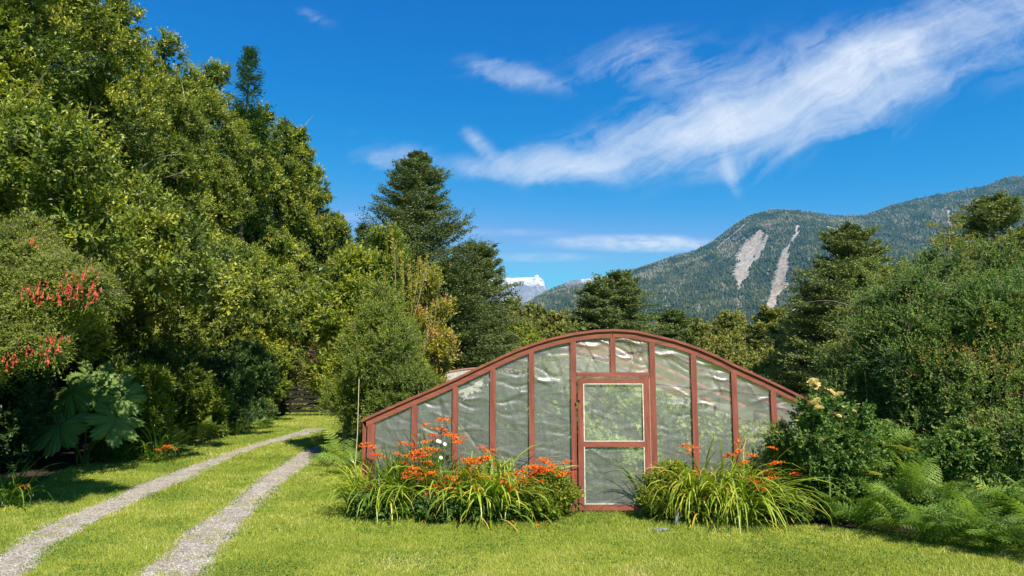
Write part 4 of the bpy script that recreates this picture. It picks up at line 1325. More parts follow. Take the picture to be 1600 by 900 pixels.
# ------------------------------------------------------------------ wood behind the greenhouse
BACK = [  # px, py top, Y, R, style, tint, mat, label
    (965, 436, 52, 3.9, 't', .42, 'conifer_leaf', 'dark broad-based beech peaking just above the crown of the greenhouse roof'),
    (930, 452, 50, 2.6, 't', .40, 'conifer_leaf', 'second dark beech joined to the flank of the broad-based one'),
    (1050, 490, 58, 2.1, 't', .34, 'conifer_leaf', 'small dark beech standing alone between the broad-based beech and the mountain foot'),
    (800, 470, 62, 3.0, 't', .55, 'olive_leaf', 'olive tree just past the round-topped beech'),
    (835, 478, 66, 3.0, 't', .50, 'olive_leaf', 'ragged olive tree under the snow-capped peak'),
    (870, 492, 58, 3.0, 't', .58, 'olive_leaf', 'yellow-olive tree between the snow peak and the broad-based beech'),
    (812, 510, 44, 2.6, 'b', .60, 'bright_leaf', 'fresh green bushy tree low beside the round-topped beech'),
    (885, 515, 46, 2.6, 'b', .50, 'olive_leaf', 'low olive bush above the fourth bay of the greenhouse'),
    (1095, 505, 60, 3.0, 't', .50, 'olive_leaf', 'olive tree over the seventh bay of the greenhouse'),
    (1142, 492, 50, 3.0, 't', .56, 'olive_leaf', 'yellow-green layered beech above the right shoulder of the arch'),
    (1175, 520, 46, 2.4, 'b', .50, 'olive_leaf', 'low rounded tree between the two layered beeches'),
    (1207, 490, 44, 2.2, 't', .46, 'olive_leaf', 'pointed green beech below the longer landslide scar'),
    (1243, 505, 42, 2.0, 't', .40, 'conifer_leaf', 'dark small beech beside the lower rock scar'),
    (1120, 535, 40, 2.3, 'b', .62, 'olive_leaf', 'yellowish low bush close over the sloping arch'),
    (1215, 560, 30, 1.6, 'b', .60, 'olive_leaf', 'brownish green bush just above the roses'),
    (1180, 560, 32, 1.7, 'b', .48, 'olive_leaf', 'dull green bush behind the descending arch beam'),
    (1265, 545, 27, 1.6, 'b', .40, 'olive_leaf', 'dark bush wedged under the tall layered beech'),
    (770, 515, 40, 2.0, 'b', .45, 'olive_leaf', 'shaded bush at the foot of the round-topped beech'),
    (740, 540, 36, 2.0, 'b', .35, 'conifer_leaf', 'dark bush low over the second bay of the greenhouse'),
]
for (px, py, Y, R, st, tn, mt, lab) in BACK:
    p = at(px, py, Y)
    ls = .055 + Y * .0024
    if st == 't' and px in (965, 930, 1050, 1207, 1243):
        tier_tree('beech_tree', p[0], Y, p[2], R * 1.15, M[mt], lab, 'trees behind the greenhouse', nb=230, nl=11, ml=8, leaf=(ls, ls * .55), flat=1.0, power=.42, tint0=tn + .12, upang=(5, 35), droop=.14, z0=.08)
    elif st == 't':
        broad_tree('beech_tree', p[0], Y, p[2], R * 1.15, M[mt], lab, 'tree', 'trees behind the greenhouse', tufts=1100, leaf=(ls, ls * .5), twig=.5, n_lobes=20, tint0=tn + .1, core=1200, rs=.36, leafup=1.0, prof=lambda t: max(.1, (1.02 - t) ** .7))
    else:
        broad_tree('bushy_tree', p[0], Y, p[2], R, M[mt], lab, 'tree', 'trees behind the greenhouse', tufts=700, leaf=(ls, ls * .5), twig=.4, n_lobes=14, tint0=tn + .1, leafup=1.0, core=900, rs=.5)
# far wood: one mass across the valley floor
fw = MB(); nt_ = 420
for k in range(nt_):
    Y = rng.uniform(75, 260); px = rng.uniform(480, 1750)
    top = 505 + rng.uniform(-12, 30)
    p = at(px, top, Y); H = max(4, min(16, p[2]))
    R = H * rng.uniform(.22, .34)
    n = 420
    tt = rng.random(n) ** .8
    rr = R * (1 - tt) ** .6 * rng.uniform(.5, 1.05, n)
    a = rng.uniform(0, 2 * PI, n)
    P = np.stack([p[0] + rr * np.cos(a), Y + rr * np.sin(a), H * tt], 1)
    sz = .22 + Y * .0018
    fw.leaves(P, np.stack([np.cos(a), np.sin(a), a * 0 + .2], 1), sz * 1.6, sz, np.clip(rng.uniform(.2, .7) + rng.normal(0, .1, n), 0, 1), up=1.2)
tag(fw.build('valley_wood', M['olive_leaf']), 'distant mixed wood across the valley floor', 'forest', kind='stuff')

# ------------------------------------------------------------------ right-hand trees and hedge
p = at(1325, 366, 24.0)
tier_tree('beech_tree', p[0], 24.0, p[2], 3.3, M['conifer_leaf'], 'layered beech with flat sprays against the landslide mountain', nb=300, nl=14, ml=10, leaf=(.09, .05), power=.55, tint0=.62, upang=(4, 38), droop=.12, flat=.8, sprayw=.3)
p = at(1270, 455, 27.0)
tier_tree('beech_tree', p[0], 27.0, p[2], 2.0, M['conifer_leaf'], 'lower dark beech beside the layered one', nb=240, nl=12, ml=9, leaf=(.09, .05), power=.5, tint0=.52, upang=(0, 36), flat=.8)
p = at(1548, 318, 22.0)
tier_tree('beech_tree', p[0], 22.0, p[2], 4.0, M['conifer_leaf'], 'tall sparse beech rising above the hedge against the mountain', nb=240, nl=14, ml=10, leaf=(.085, .048), power=.62, tint0=.66, upang=(5, 36), droop=.1, flat=.8, sprayw=.28)
p = at(1612, 368, 19.0)
tier_tree('beech_tree', p[0], 19.0, p[2], 2.4, M['olive_leaf'], 'greener beech at the outer edge behind the hedge', nb=110, nl=12, ml=9, leaf=(.085, .05), power=.5, tint0=.5)
p = at(1480, 340, 15.5)
tier_tree('beech_sapling', p[0], 15.5, p[2], .95, M['olive_leaf'], 'thin twiggy sapling poking out above the hedge', nb=46, nl=8, ml=6, leaf=(.055, .032), power=.35, tint0=.7, upang=(10, 45), bark='pale_bark', z0=.3)
p = at(1375, 425, 15.0)
tier_tree('beech_sapling', p[0], 15.0, p[2], .9, M['olive_leaf'], 'short yellow-green sapling beside the layered beech', nb=50, nl=8, ml=6, leaf=(.055, .032), power=.4, tint0=.65, upang=(10, 45), bark='pale_bark', z0=.2)

def hedge_bush(px, py, Y, R, label, mat='berberis_leaf', tint=.72, tufts=3800, leaf=(.037, .021), low=.06, pl=5, **k):
    p = at(px, py, Y)
    return broad_tree('hedge_bush', p[0], Y, p[2], R, M[mat], label, 'bush', 'bushes of the tall hedge', tufts=tufts, leaf=leaf, twig=.31, n_lobes=24, tint0=tint, z0=low, bark='pale_bark', limbs_n=36, twigs=6, lpt=14, core=2600, rs=.40, pale_twigs=pl * 2, spread=.8, tuft_tint=.28,
                      prof=lambda t: max(.45, min(1, (1.1 - t) * 2.4)), back=.1, **k)

hedge_bush(1425, 455, 11.2, 1.35, 'blue-green fine-leaved bush next to the roses', tint=.42)
hedge_bush(1535, 452, 10.7, 1.45, 'dense fine-leaved bush in the middle of the hedge', tint=.42, pl=6)
hedge_bush(1660, 425, 10.4, 1.4, 'fine-leaved bush at the outer end of the hedge', tint=.40)
hedge_bush(1385, 520, 13.0, 1.1, 'taller bush behind the roses with mixed brown twigs', 'olive_leaf', .5, 1600, (.042, .022), pl=8)
hedge_bush(1450, 398, 13.6, 1.5, 'yellow-green arching bush behind the hedge below the thin sapling', 'berberis_leaf', .66, 1900, (.042, .022), pl=10)
hedge_bush(1560, 388, 13.2, 1.6, 'yellow-green bush with long shoots behind the hedge', 'berberis_leaf', .68, 2000, (.042, .022), pl=10)
hedge_bush(1348, 600, 12.0, .75, 'dark bush tucked at the eave end of the greenhouse', 'berberis_leaf', .35, 900, (.038, .02))
# arching outer shoots of the hedge
def shoots(px0, px1, py0, py1, Y, n, label, tint=.7):
    base = at((px0 + px1) / 2, (py0 + py1) / 2, Y)
    og = np.array([base[0], Y, 0])
    t_ = thing('arching_shoots_shrub', label, 'shrub', tuple(og))
    tk = MB(); cr = MB()
    for i in range(n):
        tip = at(rng.uniform(px0, px1), rng.uniform(py0, py1), Y + rng.uniform(-.7, .7))
        b = tip - np.array([rng.uniform(-.5, .5), rng.uniform(-.2, .3), rng.uniform(.7, 1.3)])
        u_ = np.linspace(0, 1, 8)[:, None]
        sd_ = np.array([rng.normal(0, .15), rng.normal(0, .1), .15])
        P = b + (tip - b) * u_ + sd_ * np.sin(PI * u_)
        tk.tubes(P[None], (.0035 * (1 - .75 * u_[:, 0]))[None], 3)
        k = 230; uu = rng.random(k)
        Q = np.stack([np.interp(uu, u_[:, 0], P[:, j]) for j in range(3)], 1) + rng.normal(0, .025, (k, 3))
        cr.leaves(Q, rand_unit(k) + np.array([0, 0, .4]), .038, .02, np.clip(tint + rng.normal(0, .12, k), 0, 1))
    cr.build('crown', M['berberis_leaf'], t_, origin=og); tk.build('stems', M['pale_bark'], t_, origin=og)

shoots(1330, 1610, 400, 470, 12.4, 60, 'arching shoots fringing the top of the hedge', .8)

# ================================================================== FERNS
for k_, (px, h_, lab) in enumerate(((1290, .75, 'dark undergrowth bush behind the pale fern'), (1350, .85, 'dark undergrowth bush behind the sprawling fern'), (1415, .9, 'dark undergrowth bush under the blue-green bush'), (1480, .95, 'dark undergrowth bush behind the broad fern'), (1545, .95, 'dark undergrowth bush behind the big fern'), (1605, .95, 'dark undergrowth bush behind the outermost fern'))):
    x_, y_ = at(px, 800, 9.75)[0], 9.75
    if px < 1330: y_ = 9.5; x_ = at(px, 800, y_)[0]
    h_ = h_ * (1.15 if px > 1400 else 1.0)
    lb = [(x_ + rng.uniform(-.3, .3), y_ + rng.uniform(-.15, .2), h_ * (k + .5) / 7, .30, .25, h_ * .16) for k in range(7)]
    broad_tree('undergrowth_bush', x_, y_, h_, .4, M['berberis_leaf'], lab, 'bush', 'undergrowth behind the ferns', tufts=560, lobes=lb, leaf=(.06, .028), twig=.16, limbs_n=8, tint0=.45, core=500, r0=.015)

def make_frond(seed, L=.8, K=17, tint=.5, el0=68, el1=-28, nar=.26, yellow=0.):
    r = np.random.default_rng(seed)
    u_ = np.linspace(0, 1, K)
    el = np.radians(el0 + (el1 - el0) * u_ ** .9)
    ds = L / (K - 1)
    x = np.concatenate([[0], np.cumsum(np.cos(el[:-1]) * ds)]); z = np.concatenate([[0], np.cumsum(np.sin(el[:-1]) * ds)])
    y = .06 * L * np.sin(u_ * 2 + r.uniform(0, 3)) * r.uniform(-1, 1)
    P = np.stack([x, y, z], 1)
    m_ = MB()
    m_.tubes(P[None], (.0045 * (1 - .8 * u_))[None], 3, tint=tint * .8)
    T = unit(np.gradient(P, axis=0))
    S = unit(np.cross(T, np.array([0, 0, 1.]))); N = np.cross(S, T)
    for sg in (-1, 1):
        for i in range(3, K):
            uu = (i - 3) / (K - 4)
            pl = L * nar * (math.sin(PI * min(1, .12 + .88 * uu) ** .8) ** .75) * (1 - .1 * uu) + .008
            d = unit(S[i] * sg + T[i] * (.25 + .35 * uu) - N[i] * .12 + r.normal(0, .05, 3))
            k = 7
            q = (np.arange(k) + .5) / k
            A = P[i] + d * (pl * q)[:, None]
            A[:, 2] -= .10 * pl * q ** 2 * 1.5
            pn = unit(np.cross(d, N[i]))
            for s2 in (-1, 1):
                dd = unit(pn * s2 + d * .55)
                w = ds * 0.40 * (1.2 - .85 * q)
                m_.leaves(A, np.tile(dd, (k, 1)), w * 1.05, pl / k * 1.25, np.clip(tint + yellow + r.normal(0, .07) + r.normal(0, .04, k), 0, 1), N=np.tile(N[i], (k, 1)) + r.normal(0, .15, (k, 3)), cup=.05)
    return free_mesh(m_, 'frond', M['fern_leaf'])


FR = [make_frond(1, tint=.60), make_frond(2, tint=.72, el0=58, el1=-10), make_frond(3, tint=.48, el0=78, el1=-30), make_frond(4, tint=.66, el0=52, el1=-5, nar=.22), make_frond(5, tint=.36, el0=64, el1=-35), make_frond(8, tint=.78, el0=80, el1=15, nar=.24), make_frond(9, tint=.66, el0=70, el1=-5, nar=.28, L=.7)]
FR_Y = [make_frond(6, tint=.86, el0=30, el1=-12), make_frond(7, tint=.88, el0=55, el1=-30)]


def fern(x, y, z, n, sc, label, az0=None, span=2 * PI, yellow=0, group='ferns under the hedge', elev=0.):
    t_ = thing('fern', label, 'fern', (x, y, z), group)
    for k in range(n + 1):
        a = (az0 if az0 is not None else 0) + span * ((k + rng.uniform(-.35, .35)) / n - .5)
        s_ = sc * rng.uniform(.72, 1.15)
        me = random.choice(FR)
        place_part('frond', me, t_, (rng.uniform(-.03, .03), rng.uniform(-.03, .03), 0), (rng.uniform(-.7, .7), -rng.uniform(-.05, .55) - elev, a), s_)
    for k in range(yellow):
        a = (az0 or 0) + rng.uniform(-.9, .9)
        o = place_part('frond', random.choice(FR_Y), t_, (0, 0, .05), (rng.uniform(-.6, .3), -rng.uniform(-.1, .1), a), sc * rng.uniform(.9, 1.15))
        o['label'] = 'yellowed frond'
    return t_


SW = -PI / 2       # towards the camera
FERNS = [  # px, py of the root on the ground plane (or height z), fronds, scale, label
    (1262, 800, .0, 9, .75, 'fern at the corner of the hedge nearest the day lilies', 0),
    (1300, 815, .0, 10, .80, 'fern with pale fronds below the roses', 0),
    (1345, 828, .0, 10, .85, 'fern sprawling onto the lawn below the blue-green bush', 0),
    (1395, 838, .0, 10, .85, 'fern between the pale and the sprawling ones at the lawn edge', 0),
    (1445, 845, .0, 10, .90, 'broad fern at the middle of the hedge foot', 0),
    (1500, 855, .0, 11, .95, 'big fern with a pale upright frond at the hedge foot', 0),
    (1550, 862, .0, 11, .95, 'dark fern with long fronds near the outer hedge end', 0),
    (1600, 870, .0, 10, .95, 'outermost fern at the hedge end', 0),
    (1650, 878, .0, 9, .95, 'fern beyond the hedge end', 0),
    (1270, 790, .45, 9, .75, 'raised fern with one yellowed frond beside the greenhouse corner', 2),
    (1330, 800, .5, 9, .80, 'fern standing behind the pale one, with a yellow frond', 2),
    (1400, 812, .3, 9, .9, 'upper fern under the blue-green bush', 0),
    (1470, 820, .15, 9, .95, 'upper fern under the dense bush', 0),
    (1540, 830, .15, 9, .95, 'upper fern in shade at the middle bush', 0),
    (1600, 840, .15, 9, .95, 'upper fern at the outer bush', 1),
    (1225, 792, .5, 7, .7, 'fern beside the last visible post', 0),
    (1300, 795, .8, 8, .65, 'small fern high among the rose stems', 0),
    (1365, 800, .85, 8, .7, 'fern perched at the foot of the rose leaves', 1),
]
for (px, py, z, n, sc, lab, yl) in FERNS:
    p = gnd(px, py)
    if z == 0:
        # mound of ground under the crown stays at lawn level
        fern(p[0], p[1], 0, n, sc, lab, SW, 4.6, yl)
    else:
        t_ = fern(p[0], p[1] - .25, z, n + 2, sc, lab, SW, 4.2, yl)
        m_ = MB(); u_ = np.linspace(0, 1, 4)[:, None]
        P = np.array([0, .08, -z]) + np.array([0, -.08, z]) * u_
        m_.tubes(P[None], (.016 * (1 - .3 * u_[:, 0]))[None], 6); m_.build('caudex', M['bark'], t_)
# ferns by the drive, left of the greenhouse
for (px, py, n, sc, lab) in ((551, 742, 13, 1.05, 'fern spilling towards the drive beside the white cane'), (533, 728, 13, 1.1, 'fern at the drive edge under the glossy shrub'), (515, 708, 10, 1.0, 'furthest fern at the bend of the gravel track')):
    p = gnd(px, py); fern(p[0], p[1], 0, n, sc, lab, SW - .5, 5.4, 0, 'ferns beside the drive')
p = gnd(545, 700); t_ = fern(p[0] - .3, p[1] + .6, .75, 5, 1.0, 'single tall fern frond cluster reaching over the drive', PI, 1.6, 0, 'ferns beside the drive')
for (px, py, n, sc, lab) in ((335, 690, 9, .9, 'shaded fern on the woodland edge past the orange flowers'), (380, 682, 9, .9, 'shaded fern midway to the gate'), (300, 700, 8, .8, 'small shaded fern beside the long-leaved shrub'), (425, 672, 8, .9, 'shaded fern nearest the gate')):
    p = gnd(px, py); fern(p[0] - .4, p[1] + .3, 0, n, sc, lab, -.7, 5, 0, 'ferns along the woodland edge')

# ================================================================== STRAP-LEAVED PLANTS
def straps(mb, n, L, W, el=(55, 85), bend=1.6, az0=0, span=2 * PI, base_r=.12, tint=.5, tvar=.12, K=8, bend_var=.5, tip_fade=0.12):
    a = az0 + rng.uniform(-.5, .5, n) * span
    b = rng.uniform(0, 2 * PI, n); br = base_r * np.sqrt(rng.random(n))
    P0 = np.stack([np.cos(b) * br, np.sin(b) * br, b * 0 - .01], 1)
    Ln = L * rng.uniform(.65, 1.15, n)
    e0 = np.radians(rng.uniform(el[0], el[1], n)); bd = bend * rng.uniform(1 - bend_var, 1 + bend_var, n)
    u_ = np.linspace(0, 1, K)
    E = e0[:, None] - bd[:, None] * u_[None] ** 1.6
    ds = Ln / (K - 1)
    hx = np.concatenate([np.zeros((n, 1)), np.cumsum(np.cos(E[:, :-1]), 1)], 1) * ds[:, None]
    hz_ = np.concatenate([np.zeros((n, 1)), np.cumsum(np.sin(E[:, :-1]), 1)], 1) * ds[:, None]
    d = np.stack([np.cos(a), np.sin(a)], 1)
    C_ = np.zeros((n, K, 3))
    C_[..., 0] = P0[:, 0:1] + d[:, 0:1] * hx; C_[..., 1] = P0[:, 1:2] + d[:, 1:2] * hx; C_[..., 2] = P0[:, 2:3] + hz_
    tw = rng.uniform(-.6, .6, n)[:, None] * u_[None]
    S = np.stack([-d[:, 1], d[:, 0], np.zeros(n)], 1)[:, None] * np.cos(tw)[..., None]
    S[..., 2] += np.sin(tw)
    wp = W * rng.uniform(.7, 1.2, n)[:, None] * (np.sin(PI * np.clip(.22 + .78 * u_, 0, 1)) ** .7)[None]
    A = C_ - S * wp[..., None] / 2; B = C_ + S * wp[..., None] / 2
    V = np.stack([A, B], 2).reshape(-1, 3)
    base = (np.arange(n) * K * 2)[:, None]; k = (np.arange(K - 1) * 2)[None]
    Fc = np.stack([base + k, base + k + 1, base + k + 3, base + k + 2], -1).reshape(-1, 4)
    tt = np.clip(tint + rng.normal(0, tvar, n)[:, None] + tip_fade * (u_[None, :-1] - .4), 0, 1).reshape(-1)
    mb.add(V, Fc, tt)


def make_spray(seed, n=8, L=.16, size=.022, stalk=.42, lean=.35):
    """crocosmia flower spray: thin stalk and a zigzag of funnel florets"""
    r = np.random.default_rng(seed)
    m_ = MB()
    K = 9; u_ = np.linspace(0, 1, K)
    P = np.stack([stalk * lean * u_ ** 2 * 1.3, r.normal(0, .01, K), stalk * u_ * (1 - .25 * u_)], 1)
    m_.tubes(P[None], (.0028 * (1 - .5 * u_))[None], 3, tint=.3, mi=1)
    for br in range(r.integers(2, 4)):
        d = unit(np.array([1.0, r.uniform(-.9, .9), r.uniform(-.15, .45)]))
        s0 = P[-1 - br]
        for k in range(n):
            q = s0 + d * L * (k + .5) / n + np.array([0, (.008 if k % 2 else -.008), 0])
            f = unit(np.array([d[0] * .3 + r.normal(0, .4), (1 if k % 2 else -1) * .7, .6 + r.normal(0, .3)]))
            a1 = unit(np.cross(f, [0, 0, 1.])); a2 = np.cross(f, a1)
            A = np.arange(6) * PI / 3
            sz = size * (1.25 - .7 * k / n) * r.uniform(.8, 1.2)
            D = f[None] * .9 + (a1[None] * np.cos(A)[:, None] + a2[None] * np.sin(A)[:, None]) * .9
            m_.leaves(np.tile(q + f * sz * .4, (6, 1)), D, sz * 1.35, sz * .75, np.clip(r.uniform(.2, .9) + r.normal(0, .1, 6), 0, 1), up=.1)
            m_.leaves(np.tile(q, (2, 1)), np.tile(f, (2, 1)), sz * .9, sz * .4, .1, up=.1)
    return free_mesh(m_, 'flower_spray', [M['flower'], M['stem']])


SP = [make_spray(s, n=r_, size=.019) for s, r_ in ((1, 7), (2, 8), (3, 6), (4, 9), (5, 7))]


def lily(px, py, label, n=70, L=.75, W=.022, tint=.55, el=(50, 85), bend=2.0, az0=SW, span=2 * PI, base_r=.16, flowers=(), name='day_lily', group='strap-leaved clumps before the greenhouse', extra=None, Yoff=0, sc=1.0, dead=.06, cat='plant'):
    p = gnd(px, py); p[1] += Yoff
    near = p[0] > GX0 - .35 and p[1] > 9.6 and p[1] < 11
    if near:
        p[1] = 9.78 - .12 * rng.random(); p[0] = at(px, py, p[1])[0]
    t_ = thing(name, label, cat, (p[0], p[1], 0), group)
    m_ = MB()
    L = L * (1.62 if bend > 1.6 else 1.15); W = W * 1.12
    straps(m_, n, L, W, el, bend, az0, span, base_r, tint)
    straps(m_, int(n * .35), L * .6, W, (20, 60), bend * .8, az0, span, base_r, tint - .2)
    if dead: straps(m_, int(n * dead), L * .8, W * .8, (10, 50), bend, az0, span, base_r, .97, .02)
    # low filler leaves hiding the soil
    k = 160
    Q = np.stack([rng.normal(0, base_r * 1.2, k), rng.normal(0, base_r * .9, k), rng.uniform(.0, L * .28, k)], 1)
    m_.leaves(Q, rand_unit(k) + np.array([0, 0, .5]), .07, .03, np.clip(tint - .25 + rng.normal(0, .1, k), 0, 1))
    if p[0] > GX0 - .35 and 9 < p[1] < 11:
        for V in m_.V: V[:, 1] = np.minimum(V[:, 1], 9.925 - p[1] - .02 * rng.random(len(V)))
    m_.build('foliage', M['strap_leaf'], t_)
    for (fx, fy) in [(fx + rng.normal(0, 9) * (r_ > 0), fy + rng.normal(0, 6) * (r_ > 0)) for r_ in range(2 if px < 900 and px > 540 else 1) for fx, fy in flowers]:
        q = at(fx, fy, p[1] + rng.uniform(-.25, .0)) - np.array([p[0], p[1], 0])
        me = random.choice(SP)
        az = rng.uniform(-.6, .6) + (0 if rng.random() > .5 else PI)
        s_ = rng.uniform(.85, 1.2)
        zz = max(.0, q[2] - .32 * s_)
        o = place_part('flower_spray', me, t_, (q[0] - math.cos(az) * .25 * s_, q[1], zz), (0, 0, az), s_)
        if zz > .03:
            mm = MB(); mm.tubes(np.array([[(q[0] * .35, q[1] * .35, 0), (q[0] - math.cos(az) * .25 * s_, q[1], zz)]], float), np.full((1, 2), .003), 3)
            mm.build('flower_stalk', M['stem'], t_)
    return t_


lily(566, 795, 'yellow-green arching clump at the drive end of the flower bed', 95, .62, .018, .68, flowers=((578, 698), (590, 712)), bend=2.3)
lily(592, 800, 'bright arching clump second from the drive end of the bed', 95, .66, .020, .70, flowers=((578, 765), (598, 772)), bend=2.3, Yoff=-.1)
lily(560, 768, 'small pale clump beside the corner post', 60, .55, .016, .74, bend=2.2)
lily(615, 790, 'dark upright blades between the drive end and the orange flowers', 70, .85, .022, .38, el=(70, 88), bend=.8, base_r=.14)
lily(640, 806, 'broad arching clump below the densest orange flowers', 90, .72, .022, .58, flowers=((640, 738), (652, 742), (662, 748), (650, 730), (672, 742), (634, 745), (660, 735), (680, 755), (645, 712), (632, 722)), bend=2.4)
lily(668, 796, 'tall crocosmia clump with orange sprays high against the film', 85, 1.02, .016, .45, el=(74, 89), bend=.7, base_r=.13, name='crocosmia', flowers=((668, 712), (700, 678), (676, 680), (690, 656), (650, 705), (640, 695), (670, 700), (684, 670)))
lily(655, 775, 'tall dark grass-like blades touching the second post', 90, 1.4, .013, .35, el=(76, 89), bend=.5, base_r=.12, name='crocosmia')
lily(690, 808, 'arching clump with a pair of low orange sprays', 90, .70, .024, .58, flowers=((683, 795), (668, 794), (697, 760), (712, 748), (690, 752), (720, 742)), bend=2.5)
lily(728, 806, 'thick striped-looking arching clump under the third post', 100, .74, .026, .66, flowers=((728, 742), (738, 735), (700, 765), (745, 746)), bend=2.3)
lily(760, 812, 'thick bright arching clump under the fourth bay', 105, .76, .026, .70, bend=2.3, flowers=((756, 748),))
lily(712, 780, 'thin reddish-tipped blades with a row of orange sprays against the film', 50, .85, .015, .50, el=(60, 85), bend=.9, name='crocosmia', flowers=((716, 690), (735, 716), (748, 716), (760, 714), (752, 718), (728, 720)))
lily(795, 810, 'thick bright arching clump before the fifth post', 105, .74, .025, .68, bend=2.3, flowers=((790, 756), (802, 762)))
lily(828, 800, 'crocosmia clump with a haze of small orange flowers', 80, .62, .016, .55, el=(55, 85), bend=1.5, name='crocosmia', flowers=((800, 745), (812, 738), (828, 730), (842, 728), (850, 738), (836, 745), (858, 735), (866, 742), (818, 752), (845, 752), (856, 750), (872, 735), (880, 742), (806, 756), (842, 762), (815, 770)))
lily(862, 794, 'crocosmia clump with the last orange sprays beside the door post', 60, .6, .015, .55, el=(55, 85), bend=1.4, name='crocosmia', flowers=((862, 728), (870, 748), (850, 722), (888, 735), (845, 768), (832, 780), (858, 756)))
lily(745, 775, 'mid-green blades behind the thick arching clumps', 80, .75, .02, .45, bend=1.8)
lily(800, 778, 'mid-green blades against the plastic beside the fifth post', 80, .72, .02, .50, bend=1.8)
# right-hand bed
lily(1120, 800, 'large mound of arching blades beyond the door', 190, .86, .019, .66, el=(45, 78), bend=2.1, az0=-.7, span=4.2, base_r=.24, flowers=((1082, 700), (1073, 695), (1085, 735)))
lily(1155, 815, 'outer mound of arching blades sweeping towards the ferns', 180, .84, .019, .66, el=(42, 75), bend=2.1, az0=-.5, span=3.6, base_r=.24, flowers=((1100, 790), (1180, 752), (1192, 762)))
lily(1085, 812, 'hanging bright blades beside the small golden bush', 80, .75, .024, .75, el=(60, 85), bend=2.5, az0=SW, span=2.6, base_r=.14)
lily(1030, 798, 'thin curved blades leaning across the door', 22, .62, .014, .55, el=(60, 85), bend=2.0, az0=PI, span=1.5, base_r=.08, dead=0)
lily(1100, 778, 'dark blades behind the large mound', 90, .75, .018, .48, el=(55, 82), bend=1.5, az0=-.8, span=5, base_r=.2, flowers=((1062, 712), (1078, 712)))
lily(1215, 812, 'sprawling crocosmia with scattered orange flowers at the fern edge', 80, .8, .016, .45, el=(40, 85), bend=1.4, name='crocosmia', flowers=((1174, 745), (1182, 752), (1200, 745), (1188, 760), (1205, 700), (1210, 722), (1240, 738), (1247, 785), (1220, 798), (1238, 800), (1190, 788), (1200, 770), (1222, 776), (1168, 778), (1158, 690), (1145, 712), (1155, 705)))
lily(1190, 792, 'thin crocosmia blades beside the last visible post', 50, .75, .014, .42, el=(65, 88), bend=.9, name='crocosmia', flowers=((1164, 722), (1178, 712), (1195, 735), (1205, 728)))
# along the woods
lily(245, 722, 'shaded strap-leaved clump with orange flowers at the lawn edge', 60, .75, .02, .35, bend=1.8, flowers=((250, 708), (262, 712), (258, 705), (268, 710)), group='strap-leaved clumps along the woods', name='crocosmia')
lily(215, 716, 'dark strap-leaved clump beside the giant leaves', 60, .8, .03, .25, bend=2.0, flowers=((232, 672),), group='strap-leaved clumps along the woods')
lily(15, 790, 'dark strap-leaved clump at the near end of the woodland edge', 50, .6, .025, .25, bend=2.0, flowers=((30, 762),), group='strap-leaved clumps along the woods')
lily(165, 722, 'low dark blades under the giant leaves', 50, .5, .022, .22, bend=1.8, group='strap-leaved clumps along the woods')

# small bushes in the beds
def small_bush(px, py, h, r, mat, label, tint=.6, leaf=(.05, .02), tufts=330, name='small_bush', up=.9, Yoff=0, group='small bushes in the flower beds', twig=.14):
    p = gnd(px, py); y = min(p[1] + Yoff, 9.6); x = at(px, py, y)[0]
    lb = [(x + rng.uniform(-.5, .5) * r, y + rng.uniform(-.4, .4) * r, h * (k + .6) / 6.5, r * rng.uniform(.45, .65), r * rng.uniform(.45, .6), h * rng.uniform(.18, .26)) for k in range(6)]
    return broad_tree(name, x, y, h, r, M[mat], label, 'bush', group, tufts=tufts, lobes=lb, leaf=leaf, twig=twig, limbs_n=10, tint0=tint, core=250, r0=.012, up=up, lpt=9, twigs=5, spread=.6, ymax=9.93)

small_bush(872, 800, .52, .30, 'bright_leaf', 'yellow-green leafy bush beside the door bottom', .62)
small_bush(840, 806, .40, .26, 'bright_leaf', 'low leafy bush next to the yellow-green one', .50)
small_bush(1042, 808, .62, .36, 'bright_leaf', 'golden-green leafy bush on the other side of the door', .66, Yoff=.05, tufts=480)
small_bush(1070, 812, .42, .25, 'bright_leaf', 'lower leafy bush behind the grey stake', .5)
small_bush(600, 808, .25, .4, 'dark_leaf', 'dark groundcover bush under the drive-end clumps', .8, (.06, .04))
small_bush(850, 812, .16, .3, 'bright_leaf', 'pale broad-leaved seedlings at the lawn edge', .35, (.075, .05), 90)
small_bush(790, 810, .20, .3, 'dark_leaf', 'dark groundcover under the thick arching clumps', .6, (.06, .035), 160)
small_bush(690, 812, .22, .35, 'dark_leaf', 'dark groundcover below the low orange sprays', .6, (.06, .035), 160)
small_bush(745, 812, .2, .3, 'dark_leaf', 'dark groundcover at the middle of the flower bed', .6, (.06, .035), 160)
small_bush(1215, 815, .4, .4, 'dark_leaf', 'dark leafy bush at the foot of the last post', .6, (.06, .03), 260)
small_bush(1262, 792, .8, .36, 'dark_leaf', 'dark leafy bush where the hedge meets the greenhouse', .6, (.05, .028), 420)
small_bush(1235, 785, 1.15, .3, 'berberis_leaf', 'loose twiggy bush covering the last visible post', .55, (.045, .025), 200)

